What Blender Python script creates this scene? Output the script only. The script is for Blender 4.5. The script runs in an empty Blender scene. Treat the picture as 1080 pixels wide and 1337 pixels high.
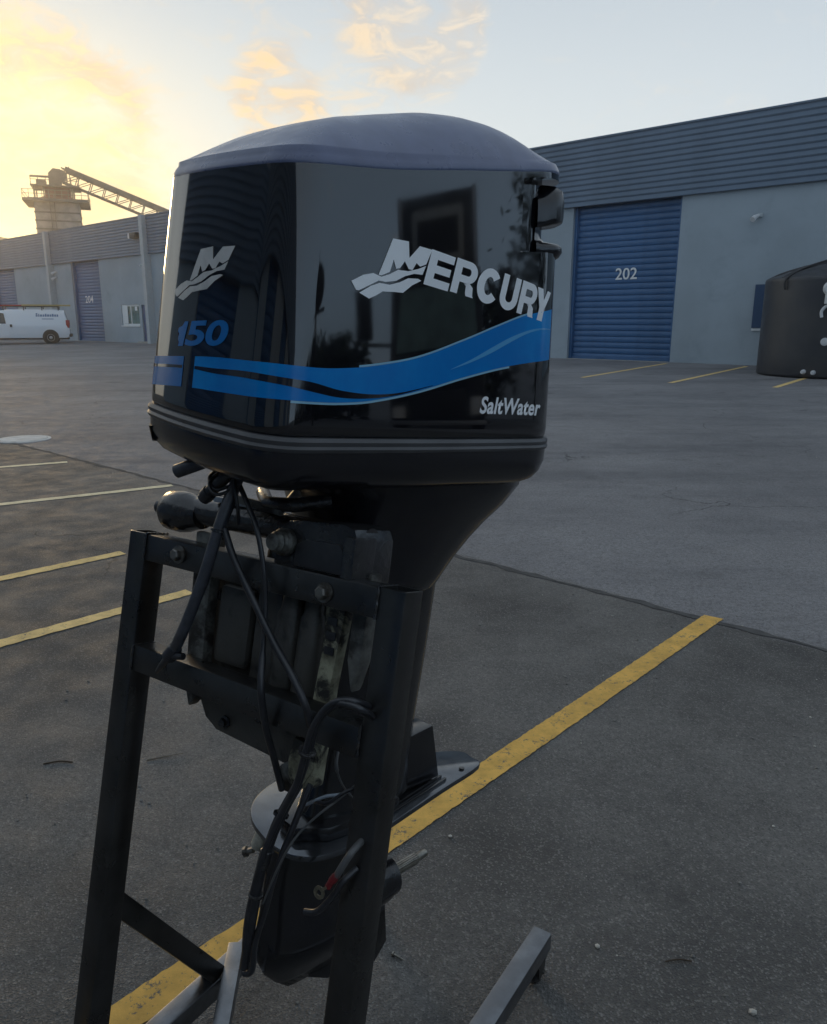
import bpy, bmesh, math, random
from mathutils import Vector, Matrix
from math import sin, cos, pi, radians, sqrt, atan2, exp
rnd = random.Random(7)
SC = bpy.context.scene
COL = SC.collection

# ------------------------------------------------------------------ camera
CAM_H = 1.536
PITCH, ROLL, FPX = 0.2417, 0.0020, 1003.985
cam = bpy.data.cameras.new('camera'); cam_o = bpy.data.objects.new('camera', cam); COL.objects.link(cam_o)
cam.sensor_fit = 'HORIZONTAL'; cam.sensor_width = 36.0; cam.lens = 36.0 * FPX / 1080.0
cam.clip_start = 0.05; cam.clip_end = 3000
_f = Vector((0, cos(PITCH), -sin(PITCH))); _u = Vector((0, sin(PITCH), cos(PITCH))); _x = Vector((1, 0, 0))
_r = _x * cos(ROLL) + _u * sin(ROLL); _up = _u * cos(ROLL) - _x * sin(ROLL)
cam_o.matrix_world = Matrix(((_r.x, _up.x, -_f.x, 0), (_r.y, _up.y, -_f.y, 0), (_r.z, _up.z, -_f.z, CAM_H), (0, 0, 0, 1)))
SC.camera = cam_o

# ------------------------------------------------------------------ sky, sun, exposure
SUN_AZ, SUN_EL = radians(-28.0), radians(7.5)          # azimuth from +Y, clockwise positive
SUN_DIR = Vector((sin(SUN_AZ) * cos(SUN_EL), cos(SUN_AZ) * cos(SUN_EL), sin(SUN_EL)))
SC.view_settings.view_transform = 'Standard'; SC.view_settings.look = 'None'
SC.view_settings.gamma = 1.0; SC.view_settings.exposure = 0.75
try: SC.view_settings.use_curve_mapping = False
except Exception: pass

class NT:
    """short hand for building node trees"""
    def __init__(s, tree): s.t = tree; s.n = tree.nodes; s.l = tree.links
    def new(s, t, **kw):
        n = s.n.new(t)
        for k, v in kw.items(): setattr(n, k, v)
        return n
    def put(s, sock, v):
        if isinstance(v, bpy.types.NodeSocket): s.l.new(v, sock)
        elif v is not None: sock.default_value = v
    def math(s, op, a, b=None, c=None, clamp=False):
        n = s.new('ShaderNodeMath', operation=op, use_clamp=clamp)
        s.put(n.inputs[0], a)
        if b is not None: s.put(n.inputs[1], b)
        if c is not None: s.put(n.inputs[2], c)
        return n.outputs[0]
    def vmath(s, op, a, b=None):
        n = s.new('ShaderNodeVectorMath', operation=op); s.put(n.inputs[0], a)
        if b is not None: s.put(n.inputs[1], b)
        return n.outputs['Value'] if op in ('DOT_PRODUCT', 'LENGTH', 'DISTANCE') else n.outputs[0]
    def mix(s, f, a, b, mode='MIX', clamp=False):
        n = s.new('ShaderNodeMix', data_type='RGBA', blend_type=mode, clamp_factor=True)
        s.put(n.inputs[0], f); s.put(n.inputs[6], a); s.put(n.inputs[7], b)
        return n.outputs[2]
    def ramp(s, v, lo, hi, a=0.0, b=1.0):
        n = s.new('ShaderNodeMapRange', interpolation_type='SMOOTHSTEP'); s.put(n.inputs[0], v)
        n.inputs[1].default_value = lo; n.inputs[2].default_value = hi; n.inputs[3].default_value = a; n.inputs[4].default_value = b
        return n.outputs[0]
    def noise(s, vec, scale, detail=4, rough=0.55, dist=0.0):
        n = s.new('ShaderNodeTexNoise'); s.put(n.inputs['Vector'], vec)
        n.inputs['Scale'].default_value = scale; n.inputs['Detail'].default_value = detail
        n.inputs['Roughness'].default_value = rough; n.inputs['Distortion'].default_value = dist
        return n.outputs[0]
    def scale3(s, vec, v):
        n = s.new('ShaderNodeMapping'); s.put(n.inputs[0], vec); n.inputs['Scale'].default_value = v
        return n.outputs[0]
    def xyz(s, vec):
        n = s.new('ShaderNodeSeparateXYZ'); s.put(n.inputs[0], vec); return n.outputs

def C4(c): return (c[0], c[1], c[2], 1.0)
def S2L(*rgb):
    return tuple(((v / 255) / 12.92 if v / 255 <= .04045 else ((v / 255 + .055) / 1.055) ** 2.4) for v in rgb)

world = bpy.data.worlds.new('World'); SC.world = world; world.use_nodes = True
W = NT(world.node_tree); W.n.clear()
tc = W.new('ShaderNodeTexCoord'); D = W.vmath('NORMALIZE', tc.outputs['Generated'])
sky = W.new('ShaderNodeTexSky'); sky.sky_type = 'NISHITA'; sky.sun_disc = False
sky.sun_elevation = SUN_EL; sky.sun_rotation = SUN_AZ % (2 * pi); sky.air_density = 1.0; sky.dust_density = 0.2; sky.ozone_density = 1.0
bg1 = W.new('ShaderNodeBackground'); W.put(bg1.inputs[0], sky.outputs[0]); bg1.inputs[1].default_value = 0.012
ez = W.xyz(D)[2]
sd = W.math('MAXIMUM', W.vmath('DOT_PRODUCT', D, tuple(SUN_DIR)), 0.0)
sd0 = W.vmath('DOT_PRODUCT', D, tuple(SUN_DIR))
# thin overcast veil lit by the low sun
veil = W.mix(W.ramp(ez, 0.02, 0.60), W.mix(W.ramp(sd0, 0.75, -0.1), C4(S2L(214, 219, 221)), C4(S2L(158, 186, 216))), C4(S2L(148, 160, 172)))
low = W.ramp(ez, 0.42, 0.05)
veil = W.mix(W.math('MULTIPLY', W.math('POWER', sd, 10.0), W.math('MULTIPLY', low, 0.34)), veil, C4(S2L(236, 228, 180)))
veil = W.mix(W.math('MULTIPLY', W.math('POWER', sd, 52.0), W.math('MULTIPLY', low, 0.80)), veil, C4((0.80, 0.58, 0.17)))
veil = W.mix(W.math('MULTIPLY', W.math('POWER', sd, 160.0), 0.85), veil, C4((1.05, 0.88, 0.38)))
# clouds: wispy noise stretched flat, thickest where the three banks of the evening stand
cn = W.noise(W.scale3(D, (1.0, 1.0, 2.2)), 8.0, 7, 0.58, 0.5)
cn2 = W.noise(W.scale3(D, (1.0, 1.0, 2.4)), 20.0, 8, 0.62, 0.9)
def bank(dirv, width, strength):
    dv = Vector(dirv).normalized()
    return W.math('MULTIPLY', W.ramp(W.vmath('DOT_PRODUCT', D, tuple(dv)), cos(width), cos(width * 0.25)), strength)
CLOUDS = [((0.004, 0.945, 0.326), 0.10, 1.25), ((0.030, 0.954, 0.292), 0.065, 1.2), ((-0.157, 0.957, 0.245), 0.070, 1.15), ((-0.415, 0.881, 0.215), 0.16, 1.3), ((-0.34, 0.92, 0.17), 0.11, 0.8), ((-0.10, 0.95, 0.30), 0.16, 0.35)]
bsum = 0.0
for b in CLOUDS: bsum = W.math('ADD', bank(*b), bsum)
bsum = W.math('MINIMUM', bsum, 1.25)
mix_n = W.math('ADD', W.math('MULTIPLY', cn, 0.5), W.math('MULTIPLY', cn2, 0.5))
cm = W.math('MULTIPLY', W.ramp(W.math('ADD', mix_n, W.math('MULTIPLY', bsum, 0.17)), 0.54, 0.84), 0.85)
warm = W.math('MINIMUM', W.math('MULTIPLY', W.math('POWER', sd, 10.0), 1.8), 1.0)
ccol = W.mix(warm, C4(S2L(224, 214, 200)), C4((0.88, 0.58, 0.24)))
ccol = W.mix(W.ramp(cn2, 0.60, 0.44), ccol, W.mix(warm, C4(S2L(196, 188, 178)), C4((0.62, 0.42, 0.24))))
veil = W.mix(cm, veil, ccol)
bg2 = W.new('ShaderNodeBackground'); W.put(bg2.inputs[0], veil); bg2.inputs[1].default_value = 0.74
add = W.new('ShaderNodeAddShader'); W.l.new(bg1.outputs[0], add.inputs[0]); W.l.new(bg2.outputs[0], add.inputs[1])
wo = W.new('ShaderNodeOutputWorld'); W.l.new(add.outputs[0], wo.inputs[0])

sl = bpy.data.lights.new('sun', 'SUN'); sl.energy = 0.6; sl.angle = radians(10); sl.color = (1.0, 0.68, 0.34)   # low sun behind thin cloud
sun = bpy.data.objects.new('sun', sl); COL.objects.link(sun)
sun.rotation_euler = (-SUN_DIR).to_track_quat('-Z', 'Y').to_euler(); sun.location = (-20, 40, 30)

# ------------------------------------------------------------------ materials
def mat(name, col, rough=0.6, metal=0.0, ior=1.5, coat=0.0, coat_rough=0.03, var=0.0, vscale=8.0, vcol=None, rvar=0.0, rscale=20.0,
        bump=0.0, bscale=60.0, grime=None, gscale=5.0, glo=0.5, ghi=0.7, emit=None):
    m = bpy.data.materials.new(name); m.use_nodes = True
    N = NT(m.node_tree); p = N.n['Principled BSDF']
    tcn = N.new('ShaderNodeTexCoord').outputs['Object']
    base = C4(col)
    if var:
        c2 = vcol if vcol else tuple(v * (1 - var) for v in col)
        base = N.mix(N.ramp(N.noise(tcn, vscale, 5, 0.6), 0.35, 0.68), base, C4(c2))
    if grime:
        base = N.mix(N.ramp(N.noise(tcn, gscale, 7, 0.68, 0.4), glo, ghi), base, C4(grime))
    N.put(p.inputs['Base Color'], base)
    if rvar:
        N.put(p.inputs['Roughness'], N.ramp(N.noise(tcn, rscale, 4), 0.3, 0.7, max(rough - rvar, 0.02), rough + rvar))
    else: p.inputs['Roughness'].default_value = rough
    p.inputs['Metallic'].default_value = metal; p.inputs['IOR'].default_value = ior
    p.inputs['Coat Weight'].default_value = coat; p.inputs['Coat Roughness'].default_value = coat_rough
    if emit: p.inputs['Emission Color'].default_value = C4(emit[0]); p.inputs['Emission Strength'].default_value = emit[1]
    if bump:
        b = N.new('ShaderNodeBump'); b.inputs['Strength'].default_value = bump; b.inputs['Distance'].default_value = 0.003
        N.put(b.inputs['Height'], N.noise(tcn, bscale, 3)); N.l.new(b.outputs[0], p.inputs['Normal'])
    return m

M = {}
M['gloss'] = mat('gloss_black_paint', (0.006, 0.0065, 0.009), 0.045, ior=1.82, rvar=0.015, rscale=9)
M['cap'] = mat('satin_charcoal_paint', (0.125, 0.148, 0.250), 0.30, ior=1.6, var=0.15, vscale=30, rvar=0.05)
M['pan'] = mat('black_pan_paint', (0.008, 0.0085, 0.013), 0.20, ior=1.6, var=0.3, vscale=14, vcol=(0.011, 0.011, 0.014), rvar=0.06)
M['leg'] = mat('black_leg_paint', (0.008, 0.008, 0.011), 0.17, ior=1.6, var=0.3, vscale=12, vcol=(0.017, 0.016, 0.015), rvar=0.08)
M['gasket'] = mat('grey_rubber', (0.09, 0.09, 0.095), 0.45, var=0.3)
M['white_decal'] = mat('white_vinyl', (0.93, 0.94, 0.95), 0.25, ior=1.6)
M['silver_decal'] = mat('silver_vinyl', (0.60, 0.59, 0.57), 0.3, ior=1.6, var=0.2, vscale=40)
M['blue_decal'] = mat('blue_vinyl', (0.002, 0.185, 0.56), 0.22, ior=1.4, var=0.25, vscale=6, vcol=(0.004, 0.27, 0.68))
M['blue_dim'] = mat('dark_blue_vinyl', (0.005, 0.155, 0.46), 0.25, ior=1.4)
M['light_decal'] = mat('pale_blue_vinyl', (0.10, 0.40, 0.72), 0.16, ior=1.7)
M['line_decal'] = mat('pinstripe_vinyl', (0.28, 0.52, 0.66), 0.2)
M['black_decal'] = mat('black_vinyl', (0.008, 0.009, 0.016), 0.09, ior=1.75)
M['steel'] = mat('graphite_painted_steel', (0.112, 0.110, 0.108), 0.33, metal=0.92, ior=1.5, var=0.35, vscale=9, vcol=(0.080, 0.078, 0.076), rvar=0.07, bump=0.12, bscale=90, grime=(0.22, 0.19, 0.15), gscale=24, glo=0.68, ghi=0.84)
M['rail'] = mat('pale_rail_steel', (0.235, 0.245, 0.26), 0.36, metal=0.92, ior=1.5, var=0.3, vscale=14, vcol=(0.17, 0.175, 0.185), rvar=0.08, bump=0.12, bscale=90, grime=(0.12, 0.11, 0.10), gscale=18, glo=0.58, ghi=0.8)  # lighter than the post steel, imitates sky sheen on the rail tops
M['plate_gloss'] = mat('glossy_black_plate', (0.16, 0.168, 0.182), 0.13, metal=0.85, var=0.3, vscale=14, rvar=0.04)
M['zinc'] = mat('zinc_bolt', (0.22, 0.21, 0.19), 0.42, metal=0.7, var=0.4, vscale=60, grime=(0.08, 0.06, 0.045), gscale=60)
M['grimy'] = mat('grimy_aluminium', (0.22, 0.22, 0.20), 0.45, metal=0.25, var=0.5, vscale=22, vcol=(0.05, 0.05, 0.047), grime=(0.035, 0.03, 0.026), gscale=16, glo=0.45, ghi=0.62, bump=0.3, bscale=80)
M['oldpaint'] = mat('weathered_cream_paint', (0.42, 0.41, 0.29), 0.55, var=0.6, vscale=30, vcol=(0.16, 0.15, 0.10), grime=(0.03, 0.028, 0.024), gscale=22, glo=0.48, ghi=0.60, bump=0.4, bscale=70)
M['greasy'] = mat('greasy_black_metal', (0.012, 0.012, 0.015), 0.24, metal=0.0, ior=1.65, var=0.6, vscale=35, vcol=(0.03, 0.029, 0.028), grime=(0.07, 0.062, 0.052), gscale=45, glo=0.60, ghi=0.74, bump=0.4, bscale=90)
M['plate'] = mat('oily_dark_plate', (0.065, 0.062, 0.056), 0.42, var=0.5, vscale=11, vcol=(0.085, 0.080, 0.070), grime=(0.018, 0.017, 0.016), gscale=20, bump=0.3, bscale=80)
M['hose'] = mat('black_rubber', (0.016, 0.017, 0.021), 0.36, ior=1.6, var=0.4, vscale=40, vcol=(0.03, 0.03, 0.034))
M['hose_grey'] = mat('grey_conduit', (0.060, 0.066, 0.082), 0.38, ior=1.6, var=0.4, vscale=50)
M['red'] = mat('red_heatshrink', (0.20, 0.014, 0.018), 0.45, var=0.4, vscale=90)
M['brass'] = mat('tinned_terminal', (0.33, 0.30, 0.22), 0.35, metal=0.8, var=0.4, vscale=90)
M['wire_white'] = mat('pale_wire', (0.35, 0.40, 0.46), 0.4)
M['wire_grey'] = mat('grey_wire', (0.10, 0.10, 0.10), 0.4)
M['shaft'] = mat('bare_steel_shaft', (0.34, 0.32, 0.28), 0.34, metal=0.85, var=0.4, vscale=70)
M['anode'] = mat('chalky_zinc', (0.50, 0.48, 0.40), 0.7, var=0.4, vscale=60)
M['tyre'] = mat('tyre_rubber', (0.018, 0.018, 0.019), 0.75, var=0.3)
M['caster'] = mat('caster_black', (0.012, 0.012, 0.012), 0.3, ior=1.6)
# place
M['wall'] = mat('blue_grey_wall_paint', (0.345, 0.405, 0.450), 0.85, var=0.14, vscale=0.35, grime=(0.25, 0.30, 0.34), gscale=0.9, glo=0.48, ghi=0.85, bump=0.2, bscale=9)
M['cladding'] = mat('blue_grey_cladding', (0.125, 0.175, 0.240), 0.45, ior=1.4, var=0.15, vscale=0.8, rvar=0.05)
M['trim'] = mat('grey_trim_paint', (0.42, 0.46, 0.48), 0.6, var=0.1)
M['door'] = mat('blue_roller_door', (0.040, 0.122, 0.270), 0.38, var=0.25, vscale=1.2, rvar=0.08)
M['mandoor'] = mat('dark_blue_door', (0.05, 0.09, 0.20), 0.45)
M['numeral'] = mat('white_numeral', (0.75, 0.76, 0.76), 0.6)
M['frame_w'] = mat('white_frame', (0.72, 0.74, 0.74), 0.5)
M['frame_b'] = mat('navy_frame', (0.012, 0.045, 0.11), 0.45)
M['glass'] = mat('window_glass', (0.16, 0.26, 0.25), 0.05, ior=1.6, var=0.5, vscale=2.0)
M['darkglass'] = mat('dark_glass', (0.010, 0.016, 0.018), 0.04, ior=1.7)
M['cover'] = mat('pale_cover', (0.72, 0.70, 0.66), 0.85, var=0.25, vscale=6.0)
M['concrete'] = mat('pale_concrete', (0.42, 0.40, 0.36), 0.9, var=0.3, vscale=3.0, bump=0.3)
M['tank'] = mat('black_polyethylene', (0.034, 0.036, 0.042), 0.42, ior=1.5, var=0.3, vscale=1.2, vcol=(0.046, 0.046, 0.048), rvar=0.08, rscale=3, bump=0.1, bscale=14)
M['fitting'] = mat('white_plastic_fitting', (0.66, 0.67, 0.68), 0.45, var=0.15)
M['van'] = mat('white_van_paint', (0.74, 0.78, 0.82), 0.18, ior=1.5, coat=0.5)
M['van_text'] = mat('van_lettering_blue', (0.05, 0.14, 0.30), 0.4)
M['black_trim'] = mat('black_trim', (0.02, 0.02, 0.022), 0.5)
M['alloy'] = mat('wheel_steel', (0.42, 0.43, 0.45), 0.35, metal=0.7)
M['redlamp'] = mat('red_lamp', (0.35, 0.02, 0.02), 0.2)
M['ladder'] = mat('ladder_fibreglass', (0.40, 0.32, 0.13), 0.5)
M['silo'] = mat('dusty_silo_cladding', (0.40, 0.36, 0.33), 0.8, var=0.3, vscale=0.9)
M['silo_red'] = mat('rusty_red_panels', (0.22, 0.085, 0.065), 0.8, var=0.4, vscale=1.0)
M['galv'] = mat('weathered_galvanised', (0.20, 0.18, 0.15), 0.7, var=0.3, vscale=1.0)
M['hill'] = mat('hill_scrub', (0.05, 0.055, 0.03), 0.95, var=0.5, vscale=0.06)
M['roof'] = mat('roof_membrane', (0.25, 0.25, 0.25), 0.9)
M['truck'] = mat('dark_truck_paint', (0.012, 0.013, 0.016), 0.25, coat=0.3)
M['bark'] = mat('tree_bark', (0.06, 0.045, 0.032), 0.9)
M['leaf'] = mat('tree_leaves', (0.040, 0.055, 0.020), 0.7, var=0.5, vscale=1.5)
M['stone'] = mat('loose_stone', (0.26, 0.25, 0.23), 0.85, var=0.5, vscale=30)
M['stone_pale'] = mat('pale_stone', (0.55, 0.52, 0.46), 0.85, var=0.4, vscale=40)
M['twig'] = mat('dry_twig', (0.16, 0.14, 0.11), 0.9)
M['leaf_dry'] = mat('dry_leaf', (0.05, 0.035, 0.022), 0.8)

DVEC = Vector((0.74377, -0.66843, 0)); NVEC = Vector((0.66843, 0.74377, 0))    # along / away to the warehouse front
DB, EB = 24.704, 0.286
SLOPE = EB / 20.7
def zg(s):
    if s < 2: return 0.0
    if s < 6: return SLOPE * (s - 2) ** 2 / 8
    if s < DB: return SLOPE * 2 + SLOPE * (s - 6)
    return EB
def dn(d, s, z=0.0):
    p = DVEC * d + NVEC * s; return Vector((p.x, p.y, zg(s) + z))
def gz(x, y): return zg(x * NVEC.x + y * NVEC.y)

def asphalt():
    m = bpy.data.materials.new('worn_asphalt'); m.use_nodes = True
    N = NT(m.node_tree); p = N.n['Principled BSDF']
    o = N.new('ShaderNodeTexCoord').outputs['Object']
    s = N.vmath('DOT_PRODUCT', o, tuple(NVEC))
    wob = N.math('MULTIPLY', N.math('SUBTRACT', N.noise(o, 0.9, 4), 0.5), 0.22)
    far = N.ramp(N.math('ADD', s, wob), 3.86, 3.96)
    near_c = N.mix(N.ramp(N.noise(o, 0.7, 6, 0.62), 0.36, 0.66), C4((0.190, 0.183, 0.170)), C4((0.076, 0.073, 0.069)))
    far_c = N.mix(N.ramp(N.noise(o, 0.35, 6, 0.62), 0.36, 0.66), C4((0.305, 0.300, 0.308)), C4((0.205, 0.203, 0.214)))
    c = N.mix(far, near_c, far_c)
    # aggregate
    vo = N.new('ShaderNodeTexVoronoi'); vo.inputs['Scale'].default_value = 210.0; N.put(vo.inputs['Vector'], o)
    ag = N.ramp(N.xyz(vo.outputs['Color'])[0], 0.70, 1.0)
    c = N.mix(N.math('MULTIPLY', ag, 0.55), c, C4((0.34, 0.328, 0.305)))
    ag2 = N.ramp(N.xyz(vo.outputs['Color'])[1], 0.6, 1.0)
    c = N.mix(N.math('MULTIPLY', ag2, 0.55), c, C4((0.055, 0.055, 0.056)))
    c = N.mix(N.math('MULTIPLY', N.ramp(N.noise(o, 45, 4, 0.7), 0.40, 0.65), 0.40), c, C4((0.075, 0.073, 0.073)))
    # oil stains, tyre-polished bands parallel to the stalls' ends, dusty streaks
    st = N.ramp(N.noise(o, 1.7, 5, 0.7, 0.8), 0.60, 0.76)
    c = N.mix(N.math('MULTIPLY', st, 0.55), c, C4((0.06, 0.059, 0.058)))
    rot = N.new('ShaderNodeMapping'); N.put(rot.inputs[0], o); rot.inputs['Rotation'].default_value = (0, 0, radians(41.9)); rot.inputs['Scale'].default_value = (0.18, 1.0, 1.0)
    stv = N.ramp(N.noise(rot.outputs[0], 1.1, 6, 0.65), 0.46, 0.66)
    c = N.mix(N.math('MULTIPLY', stv, N.math('ADD', N.math('MULTIPLY', far, 0.35), 0.12)), c, C4((0.10, 0.102, 0.112)))
    wv = N.new('ShaderNodeVectorMath', operation='ADD'); N.put(wv.inputs[0], o)
    nz = N.new('ShaderNodeTexNoise'); N.put(nz.inputs['Vector'], o); nz.inputs['Scale'].default_value = 2.2; nz.inputs['Detail'].default_value = 5
    N.put(wv.inputs[1], N.vmath('SCALE', nz.outputs['Color'])) ; wv.inputs[1].links[0].from_node.inputs['Scale'].default_value = 0.55
    cr = N.new('ShaderNodeTexVoronoi', feature='DISTANCE_TO_EDGE'); cr.inputs['Scale'].default_value = 0.42; N.put(cr.inputs['Vector'], wv.outputs[0])
    crk = N.math('MULTIPLY', N.ramp(cr.outputs['Distance'], 0.0045, 0.0015), N.ramp(N.noise(o, 0.5, 3), 0.48, 0.62))
    c = N.mix(N.math('MULTIPLY', crk, 0.75), c, C4((0.035, 0.034, 0.034)))
    oil = N.math('MULTIPLY', N.ramp(N.noise(o, 0.9, 3, 0.5, 0.3), 0.66, 0.74), N.ramp(N.noise(o, 6, 5, 0.7), 0.35, 0.6))
    c = N.mix(N.math('MULTIPLY', oil, 0.6), c, C4((0.040, 0.040, 0.042)))
    dust = N.ramp(N.noise(o, 3.2, 6, 0.75, 0.5), 0.56, 0.74)
    c = N.mix(N.math('MULTIPLY', dust, 0.35), c, C4((0.22, 0.21, 0.195)))
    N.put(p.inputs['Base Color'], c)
    N.put(p.inputs['Roughness'], N.ramp(N.noise(o, 5, 5), 0.3, 0.7, 0.62, 0.82))
    p.inputs['IOR'].default_value = 1.42
    b = N.new('ShaderNodeBump'); b.inputs['Strength'].default_value = 0.75; b.inputs['Distance'].default_value = 0.006
    h = N.math('ADD', N.math('MULTIPLY', vo.outputs['Distance'], 0.9), N.math('ADD', N.noise(o, 60, 5, 0.7), N.math('MULTIPLY', N.noise(o, 9, 4, 0.6), 1.5)))
    N.put(b.inputs['Height'], h); N.l.new(b.outputs[0], p.inputs['Normal'])
    return m
M['asphalt'] = asphalt()

def line_paint(name, col, wear):
    m = bpy.data.materials.new(name); m.use_nodes = True
    N = NT(m.node_tree); p = N.n['Principled BSDF']
    o = N.new('ShaderNodeTexCoord').outputs['Object']
    c = N.mix(N.ramp(N.noise(o, 9, 6, 0.7), 0.35, 0.68), C4(col), C4(tuple(v * 0.72 for v in col)))
    n2 = N.math('ADD', N.math('MULTIPLY', N.noise(o, 75, 5, 0.75), 0.6), N.math('MULTIPLY', N.noise(o, 14, 5, 0.65), 0.4))
    c = N.mix(N.ramp(n2, 0.57 - wear, 0.66 - wear), c, C4((0.13, 0.12, 0.10)))
    N.put(p.inputs['Base Color'], c); p.inputs['Roughness'].default_value = 0.7
    b = N.new('ShaderNodeBump'); b.inputs['Strength'].default_value = 0.5; b.inputs['Distance'].default_value = 0.003
    N.put(b.inputs['Height'], N.noise(o, 90, 4, 0.7)); N.l.new(b.outputs[0], p.inputs['Normal'])
    return m
M['yellow'] = line_paint('worn_yellow_paint', (0.84, 0.49, 0.10), 0.03)
M['yellow_pale'] = line_paint('faded_yellow_paint', (0.88, 0.62, 0.24), 0.02)
M['white_line'] = line_paint('faded_cream_paint', (0.85, 0.74, 0.48), 0.0)
M['tar'] = mat('tar_seam', (0.085, 0.084, 0.083), 0.9, var=0.4, vscale=12, bump=0.4)

# ------------------------------------------------------------------ mesh helpers
class MB:
    def __init__(s): s.v = []; s.f = []
    def add(s, vs, fs):
        o = len(s.v); s.v += [tuple(v) for v in vs]; s.f += [tuple(i + o for i in f) for f in fs]; return s
    def box(s, x0, x1, y0, y1, z0, z1):
        return s.add([(x0, y0, z0), (x1, y0, z0), (x1, y1, z0), (x0, y1, z0), (x0, y0, z1), (x1, y0, z1), (x1, y1, z1), (x0, y1, z1)],
                     [(0, 3, 2, 1), (4, 5, 6, 7), (0, 1, 5, 4), (1, 2, 6, 5), (2, 3, 7, 6), (3, 0, 4, 7)])
    def obox(s, c, ax, ay, az, hx, hy, hz):
        c, ax, ay, az = Vector(c), Vector(ax), Vector(ay), Vector(az)
        return s.add([c + ax * hx * i + ay * hy * j + az * hz * k for k in (-1, 1) for i, j in ((-1, -1), (1, -1), (1, 1), (-1, 1))],
                     [(0, 3, 2, 1), (4, 5, 6, 7), (0, 1, 5, 4), (1, 2, 6, 5), (2, 3, 7, 6), (3, 0, 4, 7)])
    def bar(s, a, b, w, h, up=(0, 0, 1)):
        a, b = Vector(a), Vector(b); z = (b - a); L = z.length; z.normalize(); x = Vector(up).cross(z)
        if x.length < 1e-5: x = Vector((1, 0, 0)).cross(z)
        x.normalize(); y = z.cross(x)
        return s.obox((a + b) / 2, x, y, z, w / 2, h / 2, L / 2)
    def loft(s, rings, closed=True, cap0=False, cap1=False):
        n = len(rings[0]); vs = [v for r in rings for v in r]; fs = []
        for i in range(len(rings) - 1):
            for j in range(n if closed else n - 1):
                k = (j + 1) % n
                fs.append((i * n + j, i * n + k, (i + 1) * n + k, (i + 1) * n + j))
        if cap0: fs.append(tuple(range(n - 1, -1, -1)))
        if cap1: fs.append(tuple(range((len(rings) - 1) * n, len(rings) * n)))
        return s.add(vs, fs)
    def tube(s, pts, r, n=10, caps=True):
        pts = [Vector(p) for p in pts]; rr = r if isinstance(r, (list, tuple)) else [r] * len(pts)
        t0 = (pts[1] - pts[0]).normalized(); a = t0.orthogonal().normalized(); rings = []
        for i, p in enumerate(pts):
            t = (pts[min(i + 1, len(pts) - 1)] - pts[max(i - 1, 0)])
            if t.length < 1e-9: t = t0
            t.normalize(); a = (a - t * a.dot(t)); a.normalize(); b = t.cross(a)
            rings.append([p + (a * cos(2 * pi * j / n) + b * sin(2 * pi * j / n)) * rr[i] for j in range(n)])
        return s.loft(rings, True, caps, caps)
    def cyl(s, a, b, r, n=16, r2=None): return s.tube([a, b], [r, r if r2 is None else r2], n)
    def lathe(s, prof, axis_o, axis_d, n=24, caps=True):
        """prof: list of (along, radius)"""
        o, d = Vector(axis_o), Vector(axis_d).normalized(); a = d.orthogonal().normalized(); b = d.cross(a)
        return s.loft([[o + d * t + (a * cos(2 * pi * j / n) + b * sin(2 * pi * j / n)) * max(r, 1e-4) for j in range(n)] for t, r in prof], True, caps, caps)
    def prism(s, poly, x0, x1, axis=0):
        """polygon extruded along an axis; poly gives the two other coordinates in order"""
        n = len(poly)
        def P(t, q): return (t, q[0], q[1]) if axis == 0 else ((q[0], t, q[1]) if axis == 1 else (q[0], q[1], t))
        vs = [P(x0, q) for q in poly] + [P(x1, q) for q in poly]
        return s.add(vs, [tuple(range(n)), tuple(range(2 * n - 1, n - 1, -1))] + [(i, i + n, (i + 1) % n + n, (i + 1) % n) for i in range(n)])
    def map(s, fn): s.v = [tuple(fn(Vector(v))) for v in s.v]; return s

def smooth_path(pts, k=6):
    pts = [Vector(p) for p in pts]; out = []
    for i in range(len(pts) - 1):
        p0, p1, p2, p3 = pts[max(i - 1, 0)], pts[i], pts[i + 1], pts[min(i + 2, len(pts) - 1)]
        for j in range(k):
            t = j / k
            out.append(0.5 * ((2 * p1) + (p2 - p0) * t + (2 * p0 - 5 * p1 + 4 * p2 - p3) * t * t + (3 * p1 - p0 - 3 * p2 + p3) * t ** 3))
    return out + [pts[-1]]

def mesh_of(name, mb, m, smooth=False, bevel=0.0, angle=40):
    bm = bmesh.new()
    vs = [bm.verts.new(v) for v in mb.v]
    for f in mb.f:
        try: bm.faces.new([vs[i] for i in f])
        except ValueError: pass
    bmesh.ops.recalc_face_normals(bm, faces=bm.faces)
    if bevel:
        es = [e for e in bm.edges if len(e.link_faces) == 2 and e.calc_face_angle(0) > radians(50)]
        bmesh.ops.bevel(bm, geom=es, offset=bevel, segments=2, profile=0.6, affect='EDGES', clamp_overlap=True)
    if smooth or bevel:
        for f in bm.faces: f.smooth = True
        for e in bm.edges:
            if len(e.link_faces) == 2 and e.calc_face_angle(0) > radians(angle): e.smooth = False
    me = bpy.data.meshes.new(name); bm.to_mesh(me); bm.free(); me.materials.append(m); return me
def obj(name, mb, m, parent=None, smooth=False, bevel=0.0, angle=40):
    o = bpy.data.objects.new(name, mesh_of(name, mb, m, smooth, bevel, angle)); COL.objects.link(o)
    if parent: o.parent = parent
    return o
def inst(name, me, parent=None, loc=(0, 0, 0), rz=0.0):
    o = bpy.data.objects.new(name, me); COL.objects.link(o); o.location = loc; o.rotation_euler = (0, 0, rz)
    if parent: o.parent = parent
    return o
def tag(o, label, cat, group=None):
    o['label'] = label; o['category'] = cat
    if group: o['group'] = group
    return o
def thing(name, label, cat, M4=None, group=None):
    o = bpy.data.objects.new(name, None); COL.objects.link(o); o.empty_display_size = 0.2
    if M4 is not None: o.matrix_world = M4
    return tag(o, label, cat, group)
def struct(o): o['kind'] = 'structure'; return o
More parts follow.
